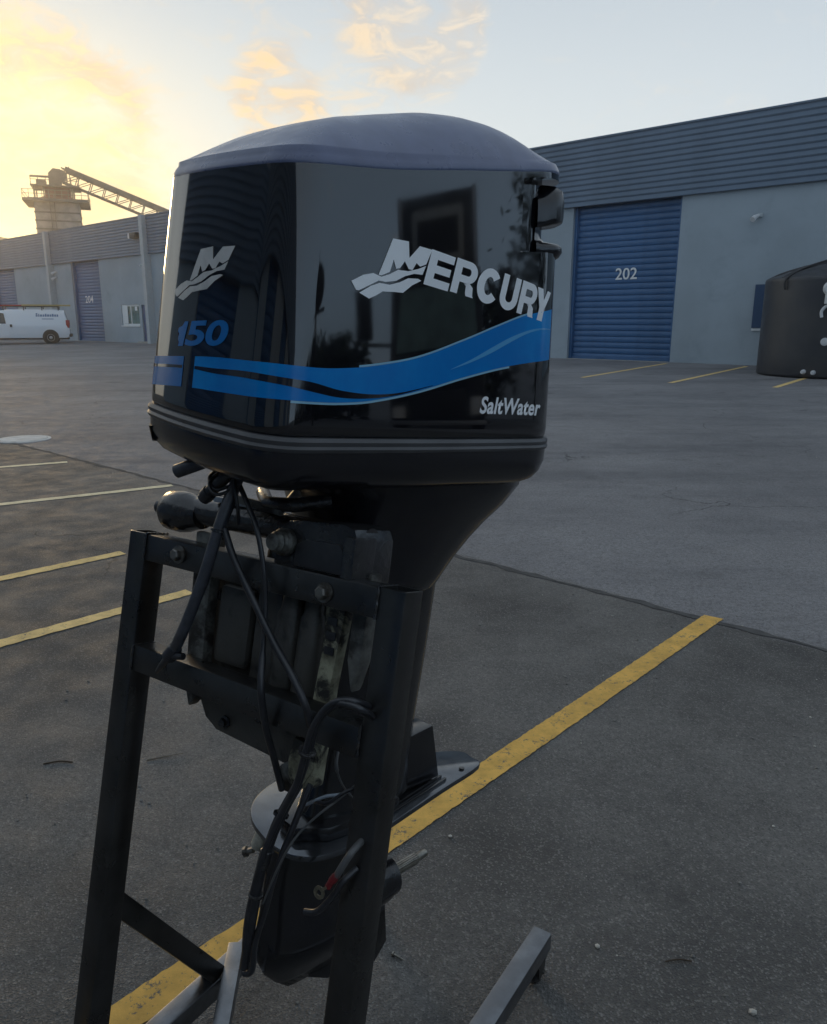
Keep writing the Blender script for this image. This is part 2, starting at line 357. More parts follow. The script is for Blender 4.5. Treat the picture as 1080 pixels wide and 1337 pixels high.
def stuff(o): o['kind'] = 'stuff'; return o
def frame(o, x, y, z):
    return Matrix(((x[0], y[0], z[0], o[0]), (x[1], y[1], z[1], o[1]), (x[2], y[2], z[2], o[2]), (0, 0, 0, 1)))
def interp(tab, x):
    if x <= tab[0][0]: return tab[0][1]
    for (a, va), (b, vb) in zip(tab, tab[1:]):
        if x <= b:
            t = (x - a) / (b - a); t = t * t * (3 - 2 * t) * 0.5 + t * 0.5
            return va + (vb - va) * t
    return tab[-1][1]
def text_mesh(s, size=1.0, shear=0.0, bold=0.0, space=1.0):
    cu = bpy.data.curves.new('text', 'FONT'); cu.body = s; cu.size = size; cu.shear = shear; cu.offset = bold; cu.space_character = space
    cu.resolution_u = 5; cu.fill_mode = 'BOTH'
    o = bpy.data.objects.new('text', cu); COL.objects.link(o); bpy.context.view_layer.update()
    me = o.evaluated_get(bpy.context.evaluated_depsgraph_get()).to_mesh()
    mb = MB(); mb.add([v.co.copy() for v in me.vertices], [tuple(p.vertices) for p in me.polygons])
    o.to_mesh_clear(); bpy.data.objects.remove(o); bpy.data.curves.remove(cu)
    return mb
def fit_text(mb, x0, x1, y0, y1):
    xs = [v[0] for v in mb.v]; ys = [v[1] for v in mb.v]; a, b, c, d = min(xs), max(xs), min(ys), max(ys)
    mb.v = [(x0 + (v[0] - a) / (b - a) * (x1 - x0), y0 + (v[1] - c) / (d - c) * (y1 - y0), 0) for v in mb.v]; return mb

# ------------------------------------------------------------------ ground
def ground():
    mb = MB()
    ds = [-900, -300, -140, -90, -60, -40, -25, -15, -8, -4, 0, 4, 10, 25, 60, 140, 400, 900]
    ss = [-900, -300, -100, -40, -15, -6, -2, 0, 2, 2.5, 3, 3.5, 4, 4.5, 5, 5.5, 6, 9, 13, 18, DB, 30, 45, 80, 160, 400, 900, 1500]
    mb.add([dn(d, s) for s in ss for d in ds], [(i * len(ds) + j, i * len(ds) + j + 1, (i + 1) * len(ds) + j + 1, (i + 1) * len(ds) + j) for i in range(len(ss) - 1) for j in range(len(ds) - 1)])
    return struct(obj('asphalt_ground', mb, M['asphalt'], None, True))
GROUND = ground()
def strip(a, b, w, z=0.004, seg=90, jit=0.004, ends=0.0, cut0=0.0, cut1=0.0):
    """painted strip from a to b (ground points), w wide, with slightly ragged edges; cut = skew of an end"""
    mb = MB(); a, b = Vector((a[0], a[1], 0)), Vector((b[0], b[1], 0)); t = (b - a); L = t.length; t.normalize(); p = Vector((-t.y, t.x, 0)); vs = []
    for i in range(seg + 1):
        f = i / seg; sk = cut0 * (1 - f) + cut1 * f
        for sd_ in (1, -1):
            q = a + t * (L * f + sk * sd_ * w / 2) + p * sd_ * (w / 2 + rnd.uniform(-jit, jit))
            vs.append((q.x, q.y, gz(q.x, q.y) + z))
    return mb.add(vs, [(2 * i, 2 * i + 1, 2 * i + 3, 2 * i + 2) for i in range(seg)])
def pline(a, b, w, m, **kw): return obj('parking_line', strip(a, b, w, **kw), m, GROUND)
pline((-1.077, 0.968), (1.607, 3.86), 0.098, M['yellow'], seg=260, cut1=-0.15, jit=0.0022)
pline((-3.30, 2.17), (-1.309, 4.26), 0.098, M['yellow_pale'])
pline((-4.10, 2.92), (-1.988, 5.04), 0.098, M['yellow_pale'])
pline((-5.80, 5.06), (-2.324, 7.251), 0.10, M['white_line'])
pline((-6.90, 6.94), (-3.887, 8.512), 0.10, M['white_line'])
pline((4.264, 19.743), (8.088, 25.03), 0.13, M['yellow_pale'])
pline((5.945, 18.035), (9.967, 23.403), 0.13, M['yellow_pale'])
pline((7.787, 16.738), (11.0, 20.9), 0.13, M['yellow_pale'])
obj('tar_seam', strip(dn(-30, 3.86), dn(8, 3.90), 0.045, z=0.003, seg=420, jit=0.020), M['tar'], GROUND)
# smears of paint missed by the line machine and drips
mb = MB()
mh = Vector((-5.21, 10.20, 0)); mh.z = gz(mh.x, mh.y)
mh_o = thing('manhole_cover', 'pale round concrete manhole cover set in the lot at the left edge', 'manhole cover', Matrix.Translation(mh))
obj('ring', MB().lathe([(0.0, 0.34), (0.012, 0.335), (0.014, 0.30), (0.004, 0.295)], (0, 0, 0), (0, 0, 1), 40, False), M['cover'], mh_o, True)
obj('lid', MB().lathe([(0.002, 0.292), (0.016, 0.286), (0.019, 0.15), (0.019, 0.0)], (0, 0, 0), (0, 0, 1), 40, False), M['cover'], mh_o, True)

# ------------------------------------------------------------------ warehouse (local: x along the front, y into the building, z up)
WB = frame(NVEC * DB + Vector((0, 0, EB)), DVEC, NVEC, (0, 0, 1))
wh = thing('warehouse', 'long blue-grey warehouse with ribbed cladding band and blue roller doors', 'building', WB)
ZF, ZT = 5.10, 7.165
PIL = [-4.6 - 12.8 * k for k in range(-1, 8)]          # bay lines
X0, X1 = PIL[-1], PIL[0]
def wall_seg(x0, x1, z0=-0.3, z1=ZF + 0.1): return obj('wall_panel', MB().box(x0, x1, 0.0, 0.3, z0, z1), M['wall'], wh)
DOORS = [(-14.79, -10.92), (-53.06, -49.20), (-66.3, -62.40)]
WINS = [(-8.36, -6.20, 1.10, 2.37), (-46.78, -44.62, 1.04, 2.28)]
MAND = (-44.31, -43.36, 2.25)
cuts = sorted([(a, b, 'd') for a, b in DOORS] + [(a, b, 'w', c, d) for a, b, c, d in WINS] + [(MAND[0], MAND[1], 'm')])
x = X0
for c in cuts:
    if c[0] > x: wall_seg(x, c[0])
    if c[2] == 'w': wall_seg(c[0], c[1], -0.3, c[3]); wall_seg(c[0], c[1], c[4])
    if c[2] == 'm': wall_seg(c[0], c[1], MAND[2])
    x = c[1]
wall_seg(x, X1)
# cladding boards, bay by bay: 12 lapped boards per bay
NB = 12; bh = (ZT - ZF) / NB
def board_profile(h):      # (y, z): a lapped board, lower edge proud
    return [(0.0, 0.0), (-0.150, 0.0), (-0.152, 0.018), (-0.118, h - 0.035), (-0.128, h - 0.012), (-0.128, h), (0.0, h)]
bm_ = MB().prism([(p[0], p[1]) for p in board_profile(bh - 0.004)], 0.006, 12.794, 0)
bme = mesh_of('cladding_board', bm_, M['cladding'])
for k in range(len(PIL) - 1):
    for r in range(NB):
        inst('cladding_board', bme, wh, (PIL[k + 1], 0, ZF + r * bh))
obj('coping', MB().box(X0, X1, -0.165, 0.5, ZT, ZT + 0.05), M['cladding'], wh)
obj('roof', MB().box(X0, X1, 0.31, 40, 6.6, 6.75), M['roof'], wh)
obj('back_wall', MB().box(X0, X1, 40, 40.3, -0.3, 7.0).box(X0, X0 + 0.3, 0.31, 40, -0.3, 7.0).box(X1 - 0.3, X1, 0.31, 40, -0.3, 7.0), M['wall'], wh)
for px in PIL[1:]:
    if px > -40: continue
    obj('pilaster', MB().box(px - 0.17, px + 0.17, -0.42, -0.001, -0.3, ZT + 0.04), M['trim'], wh)
# roller doors
sh_ = 0.196
slat = mesh_of('slat', MB().prism([(0.0, 0.0), (-0.006, 0.004), (-0.020, 0.05), (-0.023, 0.098), (-0.020, 0.146), (-0.006, 0.190), (0.0, 0.194), (0.03, 0.194), (0.03, 0.0)], -1.9, 1.9, 0), M['door'], True, 0, 60)
def numerals(s, x0, x1, z0, z1, y, parent):
    t = fit_text(text_mesh(s, 1, 0, 0.012), x0, x1, z0, z1); t.map(lambda v: (v.x, y, v.y))
    n0 = len(t.v); return obj('door_number', t, M['numeral'], parent)
for (a, b), num in zip(DOORS, ('202', '204', '206')):
    root = obj('roller_door', MB().box(a, b, 0.28, 0.31, -0.02, ZF + 0.05), M['door'], wh)
    for g0 in (a, b - 0.10): obj('guide_rail', MB().box(g0, g0 + 0.10, 0.12, 0.28, -0.02, ZF), M['door'], root)
    for k in range(26):
        o = inst('slat', slat, root, ((a + b) / 2, 0.245, k * sh_))
        o.scale = ((b - a) / 3.84, 1, 1)
    obj('bottom_bar', MB().box(a + 0.1, b - 0.1, 0.17, 0.24, 0.0, 0.09), M['door'], root)
    obj('threshold', MB().box(a, b, -0.12, 0.29, -0.25, 0.008), M['concrete'], root)
    w0 = (a + b) / 2
    if num == '202': numerals(num, -13.17, -12.38, 2.67, 3.05, 0.203, root)
    elif num == '204': numerals(num, -51.85, -50.75, 2.47, 2.93, 0.203, root)
# windows
def window(x0, x1, z0, z1, fm, gm, wide):
    fr = obj('window_frame', MB().box(x0, x1, 0.06, 0.14, z0, z0 + wide).box(x0, x1, 0.06, 0.14, z1 - wide, z1).box(x0, x0 + wide, 0.061, 0.139, z0 + wide, z1 - wide)
             .box(x1 - wide, x1, 0.061, 0.139, z0 + wide, z1 - wide).box((x0 + x1) / 2 - 0.035, (x0 + x1) / 2 + 0.035, 0.062, 0.138, z0 + wide, z1 - wide), fm, wh)
    xm = (x0 + x1) / 2
    for p0, p1 in ((x0 + wide, xm - 0.035), (xm + 0.035, x1 - wide)):
        obj('window_pane', MB().box(p0, p1, 0.09, 0.10, z0 + wide, z1 - wide), gm, fr)
    obj('window_sill', MB().box(x0 - 0.05, x1 + 0.05, -0.05, 0.059, z0 - 0.07, z0 - 0.002), fm, fr)
    return fr
window(*WINS[1], M['frame_w'], M['glass'], 0.10)
obj('window_shutter', MB().box(-46.66, -46.05, 0.02, 0.055, 1.15, 2.18), M['frame_w'], wh)
window(*WINS[0], M['frame_w'], M['darkglass'], 0.08)
obj('shutter_board', MB().box(-8.40, -7.75, -0.09, -0.005, 1.11, 2.37), M['frame_b'], wh)
dr = obj('entry_door', MB().box(MAND[0], MAND[1], 0.08, 0.14, 0.02, MAND[2]), M['mandoor'], wh)
obj('door_pane', MB().box(-43.98, -43.68, 0.06, 0.078, 1.45, 1.95), M['glass'], dr)
obj('notice', MB().box(-43.95, -43.70, 0.05, 0.059, 1.62, 1.86), M['numeral'], dr)
obj('door_step', MB().box(MAND[0] - 0.1, MAND[1] + 0.1, -0.35, -0.002, -0.3, 0.10), M['concrete'], dr)
obj('notice_board', MB().box(-45.05, -44.8, -0.02, -0.004, 1.92, 2.16), M['numeral'], wh)
# wall lamps
def lamp(x, z, y=-0.002, s=1.0):
    b = obj('wall_lamp', MB().box(x - 0.09 * s, x + 0.09 * s, y - 0.05 * s, y, z - 0.06 * s, z + 0.06 * s), M['trim'], wh, bevel=0.01)
    obj('lamp_head', MB().tube([(x - 0.03 * s, y - 0.06 * s, z), (x - 0.10 * s, y - 0.22 * s, z - 0.08 * s), (x - 0.13 * s, y - 0.32 * s, z - 0.15 * s)], [0.05 * s, 0.085 * s, 0.09 * s], 12), M['fitting'], b, True)
lamp(-8.50, 4.33, s=0.9); lamp(-55.25, 4.58); lamp(-55.3, 4.22); lamp(-43.55, 4.56, s=0.8)
fl = obj('flood_light', MB().box(-44.15, -43.45, -0.52, -0.16, 5.98, 6.30), M['black_trim'], wh, bevel=0.03)
obj('lens', MB().box(-44.35, -44.16, -0.50, -0.18, 6.0, 6.28), M['fitting'], fl)

# ------------------------------------------------------------------ water tank
TC = Vector((10.65, 20.13, 0)); TC.z = gz(TC.x, TC.y)
tk = thing('water_tank', 'large black plastic water tank with domed lid beside the warehouse wall', 'tank', frame(TC, DVEC, NVEC, (0, 0, 1)))
TR, TH = 1.672, 2.38
obj('shell', MB().lathe([(0.0, TR - 0.05), (0.02, TR - 0.01), (0.06, TR), (0.5, TR), (1.0, TR), (1.5, TR), (TH - 0.5, TR), (TH - 0.22, TR), (TH - 0.10, TR),
                         (TH - 0.05, TR), (TH - 0.01, TR - 0.02), (TH, TR - 0.06), (TH + 0.17, 1.15), (TH + 0.32, 0.62), (TH + 0.36, 0.34)], (0, 0, 0), (0, 0, 1), 72), M['tank'], tk, True, angle=50)
obj('lid', MB().lathe([(TH + 0.34, 0.33), (TH + 0.44, 0.33), (TH + 0.46, 0.30), (TH + 0.48, 0.12)], (0, 0, 0), (0, 0, 1), 36), M['tank'], tk, True)
for k in range(8):
    a = 2 * pi * k / 8 + 0.2
    pts = [((r_ * cos(a)), (r_ * sin(a)), z_) for r_, z_ in ((TR - 0.04, TH - 0.02), (1.3, TH + 0.14), (0.8, TH + 0.29), (0.36, TH + 0.38))]
    obj('dome_rib', MB().tube(smooth_path(pts, 4), 0.035, 8), M['tank'], tk, True)
def on_tank(ang, z):   # angle measured from the direction to the camera
    cd = Vector((-TC.x, -TC.y, 0)).normalized(); a0 = atan2(cd.dot(NVEC), cd.dot(DVEC)); a = a0 + ang
    return Vector((TR * cos(a), TR * sin(a), z)), Vector((cos(a), sin(a), 0))
for ang, z, r_, ln in ((-0.07, 0.86, 0.075, 0.05), (-0.30, 0.14, 0.045, 0.09), (-0.17, 0.13, 0.045, 0.09)):
    p, nrm = on_tank(ang, z)
    b = obj('outlet_fitting', MB().cyl(p - nrm * 0.02, p + nrm * 0.05, r_ * 1.25, 16), M['fitting'], tk, True)
    obj('outlet_cap', MB().cyl(p + nrm * 0.05, p + nrm * (0.05 + ln), r_ * 0.75, 16), M['fitting'], b, True)
# the white valve with its hose high on the tank, the white vent on the dome
p, nrm = on_tank(-0.075, 2.08)
v_ = obj('float_valve', MB().lathe([(0, 0.16), (0.05, 0.17), (0.10, 0.13), (0.2, 0.10), (0.24, 0.11)], p, nrm, 20), M['fitting'], tk, True)
p2, n2 = on_tank(-0.07, 1.88)
obj('valve_body', MB().cyl(p2 + n2 * 0.10 - Vector((0, 0, 0.15)), p2 + n2 * 0.10 + Vector((0, 0, 0.2)), 0.11, 16), M['fitting'], v_, True)
q = [on_tank(a, z)[0] * 1.0 + on_tank(a, z)[1] * 0.1 for a, z in ((-0.02, 1.76), (-0.10, 1.68), (-0.15, 1.56), (-0.14, 1.42))]
obj('valve_hose', MB().tube(smooth_path(q, 5), 0.035, 8), M['fitting'], v_, True)
cdl = Vector((-TC.x, -TC.y, 0)).normalized(); vloc = Vector((cdl.dot(DVEC), cdl.dot(NVEC), 0))
vp = vloc * 1.0 + Vector((-vloc.y, vloc.x, 0)) * 0.20 + Vector((0, 0, TH + 0.18))
obj('vent_cap', MB().lathe([(0, 0.11), (0.14, 0.11), (0.16, 0.17), (0.27, 0.15), (0.33, 0.08), (0.34, 0.0)], vp, (0, 0, 1), 20), M['fitting'], tk, True)
pts = [on_tank(-0.72, TH - 0.30)[0] + on_tank(-0.72, 0)[1] * 0.04, on_tank(-0.72, TH - 0.05)[0] + on_tank(-0.72, 0)[1] * 0.03, on_tank(-0.6, TH + 0.17)[0] * 0.82 + Vector((0, 0, 0.40)), on_tank(-0.3, TH + 0.17)[0] * 0.5 + Vector((0, 0, 1.35))]
pts[2].z = TH + 0.20; pts[3].z = TH + 0.40
obj('tie_down_rope', MB().tube(smooth_path(pts, 6), 0.025, 8), M['black_trim'], tk, True)

# ------------------------------------------------------------------ cargo van (local: front to -x, left flank to -y)
def build_van():
    a = Vector((-23.85, 50.2, 0)); b = Vector((-25.95, 46.95, 0))
    a = Vector((-22.55, 49.1, 0)); b = Vector((-25.80, 47.8, 0))
    ax = (a - b).normalized(); ay = Vector((-ax.y, ax.x, 0)); o = (a + b) / 2; o.z = gz(o.x, o.y)
    v = thing('cargo_van', 'white cargo van with roof rack parked by the left roller door', 'van', frame(o, ax, ay, (0, 0, 1)))
    # body: cross-sections along x
    st = [(-2.82, 0.55, 0.98, 0.80), (-2.74, 0.42, 1.06, 0.90), (-2.30, 0.36, 1.12, 0.96), (-1.92, 0.34, 1.20, 0.98), (-1.45, 0.34, 1.62, 0.99), (-0.98, 0.34, 1.98, 0.99), (-0.6, 0.34, 2.04, 0.99), (0.5, 0.34, 2.07, 0.99), (2.2, 0.34, 2.06, 0.99), (2.62, 0.36, 2.02, 0.98), (2.78, 0.42, 1.35, 0.96), (2.84, 0.48, 0.9, 0.94)]
    rings = []
    for x_, zb, zt, hw in st:
        tw = hw * (0.80 if zt > 1.4 else 0.92)
        h = zt - zb; belt = min(1.18, zb + h * 0.62)
        rg = [(x_, -hw * 0.96, zb), (x_, -hw, zb + 0.12), (x_, -hw, belt - 0.1), (x_, -hw * 0.985, belt), (x_, -(tw + hw) / 2 * 0.985, (belt + zt) / 2 + 0.1), (x_, -tw, zt - 0.10), (x_, -tw * 0.86, zt - 0.02), (x_, 0, zt)]
        rings.append(rg + [(x_, -q_[1], q_[2]) for q_ in reversed(rg[:-1])])
    obj('body', MB().loft(rings, True, True, True), M['van'], v, True, angle=35)
    def flank(poly, off): # polygon (x,z) lying just off the left flank
        def yy(z): return -(0.99 - max(0, z - 1.18) * 0.215) - off
        n = len(poly); mbf = MB(); mbf.add([(p[0], yy(p[1]), p[1]) for p in poly] + [(p[0], yy(p[1]) + 0.05, p[1]) for p in poly], [tuple(range(n)), tuple(range(2 * n - 1, n - 1, -1))] + [(i, (i + 1) % n, (i + 1) % n + n, i + n) for i in range(n)])
        return mbf
    obj('side_window', flank([(-1.62, 1.22), (-0.62, 1.20), (-0.70, 1.80), (-1.08, 1.86), (-1.30, 1.62)], 0.012), M['darkglass'], v)
    obj('windscreen', MB().add([(-1.90, -0.82, 1.24), (-1.02, -0.70, 1.90), (-1.02, 0.70, 1.90), (-1.90, 0.82, 1.24), (-1.93, -0.82, 1.26), (-1.05, -0.70, 1.93), (-1.05, 0.70, 1.93), (-1.93, 0.82, 1.26)], [(0, 1, 2, 3), (7, 6, 5, 4), (0, 4, 5, 1), (1, 5, 6, 2), (2, 6, 7, 3), (3, 7, 4, 0)]), M['darkglass'], v)
    dd = obj('front_door', flank([(-1.72, 0.50), (-0.50, 0.50), (-0.50, 1.16), (-1.72, 1.16)], 0.006), M['van'], v)
    obj('door_handle', MB().box(-0.42, -0.30, -1.03, -0.98, 1.00, 1.16), M['black_trim'], dd)
    obj('side_mirror', MB().box(-1.66, -1.50, -1.22, -1.0, 1.22, 1.50), M['black_trim'], v, bevel=0.03)
    obj('lower_trim', MB().box(-2.6, 2.75, -0.96, 0.96, 0.26, 0.36), M['black_trim'], v)
    obj('bumper', MB().box(2.78, 2.95, -0.95, 0.95, 0.42, 0.60), M['black_trim'], v, bevel=0.03)
    obj('bumper', MB().box(-2.95, -2.76, -0.95, 0.95, 0.40, 0.62), M['black_trim'], v, bevel=0.03)
    for s in (-1, 1):
        obj('tail_light', MB().box(2.66, 2.83, s * 0.90 - 0.06, s * 0.90 + 0.075, 0.95, 1.42), M['redlamp'], v, bevel=0.01)
        obj('headlight', MB().box(-2.86, -2.70, s * 0.72 - 0.16, s * 0.72 + 0.16, 0.72, 0.92), M['glass'], v, bevel=0.02)
    # rear wheel arch + wheels
    for wx in (-1.75, 1.75):
        for s in (-1, 1):
            obj('wheel_arch', MB().lathe([(0, 0.46), (0.03, 0.46), (0.031, 0.0)], (wx, s * 0.965, 0.40), (0, s, 0), 28), M['black_trim'], v, True)
            w = obj('wheel', MB().lathe([(-0.20, 0.24), (-0.20, 0.34), (-0.17, 0.375), (0.0, 0.375), (0.035, 0.345), (0.04, 0.24)], (wx, s * 0.97, 0.375), (0, s, 0), 28), M['tyre'], v, True)
            obj('rim', MB().lathe([(-0.02, 0.245), (0.036, 0.24), (0.042, 0.20), (0.02, 0.12), (0.05, 0.08), (0.055, 0.0)], (wx, s * 0.97, 0.375), (0, s, 0), 20), M['alloy'], w, True)
    # rack with two ladders
    rk = obj('roof_rack', MB(), M['black_trim'], v) if False else None
    mbk = MB()
    for x_ in (-0.7, 0.4, 1.4, 2.3):
        mbk.bar((x_, -0.80, 2.19), (x_, 0.80, 2.19), 0.05, 0.05)
        for s in (-1, 1): mbk.bar((x_, s * 0.78, 1.98), (x_, s * 0.78, 2.19), 0.05, 0.05)
    for s in (-1, 1): mbk.bar((-0.75, s * 0.80, 2.22), (2.36, s * 0.80, 2.22), 0.04, 0.04)
    obj('roof_rack', mbk, M['black_trim'], v)
    def ladder(x0, x1, y0, y1, z, m):
        ml = MB(); ml.bar((x0, y0, z), (x1, y0, z), 0.035, 0.09); ml.bar((x0, y1, z), (x1, y1, z), 0.035, 0.09)
        k = x0 + 0.2
        while k < x1 - 0.1: ml.bar((k, y0, z), (k, y1, z), 0.035, 0.035); k += 0.3
        return ml
    lt = o + ax * 0.0
    l1 = obj('ladder', ladder(0.3, 3.0, -0.70, -0.32, 2.29, None), M['ladder']); l1.matrix_world = v.matrix_world.copy()
    tag(l1, 'tan ladder lying along the rear of the van roof rack', 'ladder')
    l2 = obj('ladder', ladder(-2.0, 0.9, 0.05, 0.42, 2.27, None), M['redlamp']); l2.matrix_world = v.matrix_world.copy()
    tag(l2, 'reddish ladder reaching forward over the van cab', 'ladder')
    # blurred blue firm lettering: unreadable small blocks at this distance
    x_ = 1.02
    for k, w_ in enumerate((0.12, 0.08, 0.13, 0.10, 0.11, 0.12, 0.10, 0.12, 0.11, 0.10)):
        h_ = 0.20 if k == 0 else (0.13 + 0.03 * (k % 3 == 1))
        obj('lettering', flank([(x_, 1.62), (x_ + w_, 1.62), (x_ + w_ * 0.95, 1.62 + h_), (x_ + 0.02, 1.62 + h_)], 0.004), M['van_text'], v)
        x_ += w_ + 0.018
    obj('lettering', flank([(1.35, 1.46), (2.0, 1.46), (2.0, 1.50), (1.35, 1.50)], 0.004), M['van_text'], v)
build_van()

# ------------------------------------------------------------------ plant tower, conveyor, hill (about 100 m off)
def far_pt(az, depth, z): return Vector((az * depth, depth, z))
def build_tower():
    dep = 105.0; k = dep / 1004.0
    cx = (75 - 540) * k * 1.0 / 1.0
    base = Vector((-45.6, dep, EB)); yaw = atan2(-base.x, base.y)
    Mx = Matrix.Translation(base) @ Matrix.Rotation(radians(20), 4, 'Z') @ Matrix.Scale(0.86, 4)
    t = thing('silo_tower', 'pale ribbed plant silo with railed platform above the warehouse roof', 'tower', Mx)
    z1 = 18.3
    obj('silo_body', MB().box(-3.0, 3.0, -3.0, 3.0, 0, z1), M['silo'], t)
    for z in [3 + 1.15 * i for i in range(13)]:
        obj('rib', MB().box(-3.08, 3.08, -3.08, 3.08, z, z + 0.22), M['galv'], t)
    obj('ladder', MB().box(-0.9, -0.82, -3.4, -3.1, 6, z1 + 1).box(-0.3, -0.22, -3.4, -3.1, 6, z1 + 1), M['galv'], t)
    obj('platform', MB().box(-4.4, 4.4, -4.2, 4.2, z1, z1 + 0.35), M['galv'], t)
    rl = MB()
    for x_ in [-4.35 + 0.87 * i for i in range(11)]:
        for y_ in (-4.15, 4.15): rl.bar((x_, y_, z1 + 0.35), (x_, y_, z1 + 1.5), 0.07, 0.07)
    for y_ in (-4.15, 4.15):
        for z in (0.95, 1.5): rl.bar((-4.35, y_, z1 + z), (4.35, y_, z1 + z), 0.07, 0.07)
    for x_ in (-4.35, 4.35):
        for z in (0.95, 1.5): rl.bar((x_, -4.15, z1 + z), (x_, 4.15, z1 + z), 0.07, 0.07)
    obj('railing', rl, M['galv'], t)
    obj('hopper', MB().loft([[(-2.9, -2.9, z1 + .35), (2.9, -2.9, z1 + .35), (2.9, 2.9, z1 + .35), (-2.9, 2.9, z1 + .35)], [(-1.5, -1.8, z1 + 1.0), (1.9, -1.8, z1 + 1.0), (1.9, 1.8, z1 + 1.0), (-1.5, 1.8, z1 + 1.0)], [(-1.5, -1.8, z1 + 2.2), (1.9, -1.8, z1 + 2.2), (1.9, 1.8, z1 + 2.2), (-1.5, 1.8, z1 + 2.2)]], True, True, True), M['silo_red'], t)
    for x_ in (-2.9, -1.6, 2.2):
        for y_ in (-2.2, 2.2): obj('frame_post', MB().bar((x_, y_, z1 + .35), (x_, y_, z1 + 2.3), 0.16, 0.16), M['galv'], t)
    obj('deck', MB().box(-3.3, 3.3, -2.6, 2.6, z1 + 2.25, z1 + 2.45), M['galv'], t)
    r2 = MB()
    for x_ in (-3.2, -2.2, -1.2, 2.2, 3.2): r2.bar((x_, -2.5, z1 + 2.45), (x_, -2.5, z1 + 3.6), 0.09, 0.09)
    r2.bar((-3.2, -2.5, z1 + 3.5), (-0.6, -2.5, z1 + 3.5), 0.1, 0.3); r2.bar((-3.2, -2.5, z1 + 3.1), (3.2, -2.5, z1 + 3.1), 0.07, 0.07)
    obj('deck_railing', r2, M['galv'], t)
    obj('head_pulley', MB().lathe([(-0.9, 0.2), (-0.88, 0.72), (0.88, 0.72), (0.9, 0.2)], (0.9, 0, z1 + 4.1), (0, 1, 0), 20), M['galv'], t, True)
    obj('head_housing', MB().prism([(-0.9, z1 + 2.46), (0.6, z1 + 2.46), (1.1, z1 + 4.0), (0.8, z1 + 4.9), (-0.2, z1 + 5.0), (-0.9, z1 + 4.3)], -0.8, 0.8, 1), M['galv'], t)
    for x_ in (1.6, 2.0): obj('lifting_post', MB().bar((x_, -0.9, z1 + 2.45), (x_, -0.9, z1 + 5.3), 0.12, 0.12), M['galv'], t)
    obj('motor_box', MB().box(-2.6, -1.3, -0.9, 0.9, z1 + 2.46, z1 + 3.3), M['galv'], t)
    head = Mx @ Vector((1.2, 0, z1 + 4.2))
    return head
head = build_tower()
def build_conveyor(head):
    end = Vector((head.x + 21.0, head.y + 6, head.z - 8.4)); ax = (end - head).normalized()
    ay = Vector((0, 0, 1)).cross(ax).normalized(); az = ax.cross(ay)
    L = (end - head).length
    c = thing('conveyor', 'long inclined truss conveyor running down from the silo tower', 'conveyor', frame(head, ax, ay, az))
    for nm, z, hw_ in (('top_chord', 0.55, 0.12), ('bottom_chord', -0.85, 0.10)):
        for s in (-1, 1): obj(nm, MB().box(0, L, s * 0.75 - 0.09, s * 0.75 + 0.09, z - hw_, z + hw_), M['galv'], c)
    n = 14; w = MB()
    for i in range(n):
        x_ = L * i / n
        for s in (-1, 1):
            w.bar((x_, s * 0.75, -0.85), (x_, s * 0.75, 0.55), 0.1, 0.1); w.bar((x_, s * 0.75, -0.85), (x_ + L / n, s * 0.75, 0.55), 0.08, 0.08)
    obj('truss_web', w, M['galv'], c)
    obj('belt', MB().box(-0.5, L, -0.55, 0.55, 0.68, 0.78), M['black_trim'], c)
    obj('belt_cover', MB().box(0, L, -0.7, 0.7, 0.98, 1.04).box(0, L, -0.72, -0.66, 0.68, 1.0), M['galv'], c)
    obj('support_leg', MB().bar((L, 0.7, -0.8), (L + 2, 0.7, -14.2), 0.3, 0.3).bar((L, -0.7, -0.8), (L + 2, -0.7, -14.2), 0.3, 0.3), M['galv'], c)
build_conveyor(head)
def hill():
    mb = MB(); rings = []
    n = 40
    for j, (dep, hz) in enumerate(((150, 0.0), (156, 0.75), (166, 1.0), (185, 0.7), (215, 0.0))):
        row = []
        for i in range(n + 1):
            t = i / n; x_ = -230 + 190 * t
            env = max(0, sin(pi * min(1, max(0, (t * 1.0))))) ** 0.8
            row.append((x_ * dep / 160, dep, EB - 0.2 + hz * env * (25.5 + 1.2 * sin(9 * t) + 0.7 * sin(23 * t + 1))))
        rings.append(row)
    mb.loft(rings, False); return struct(obj('hill', mb, M['hill'], None, True))
hill()

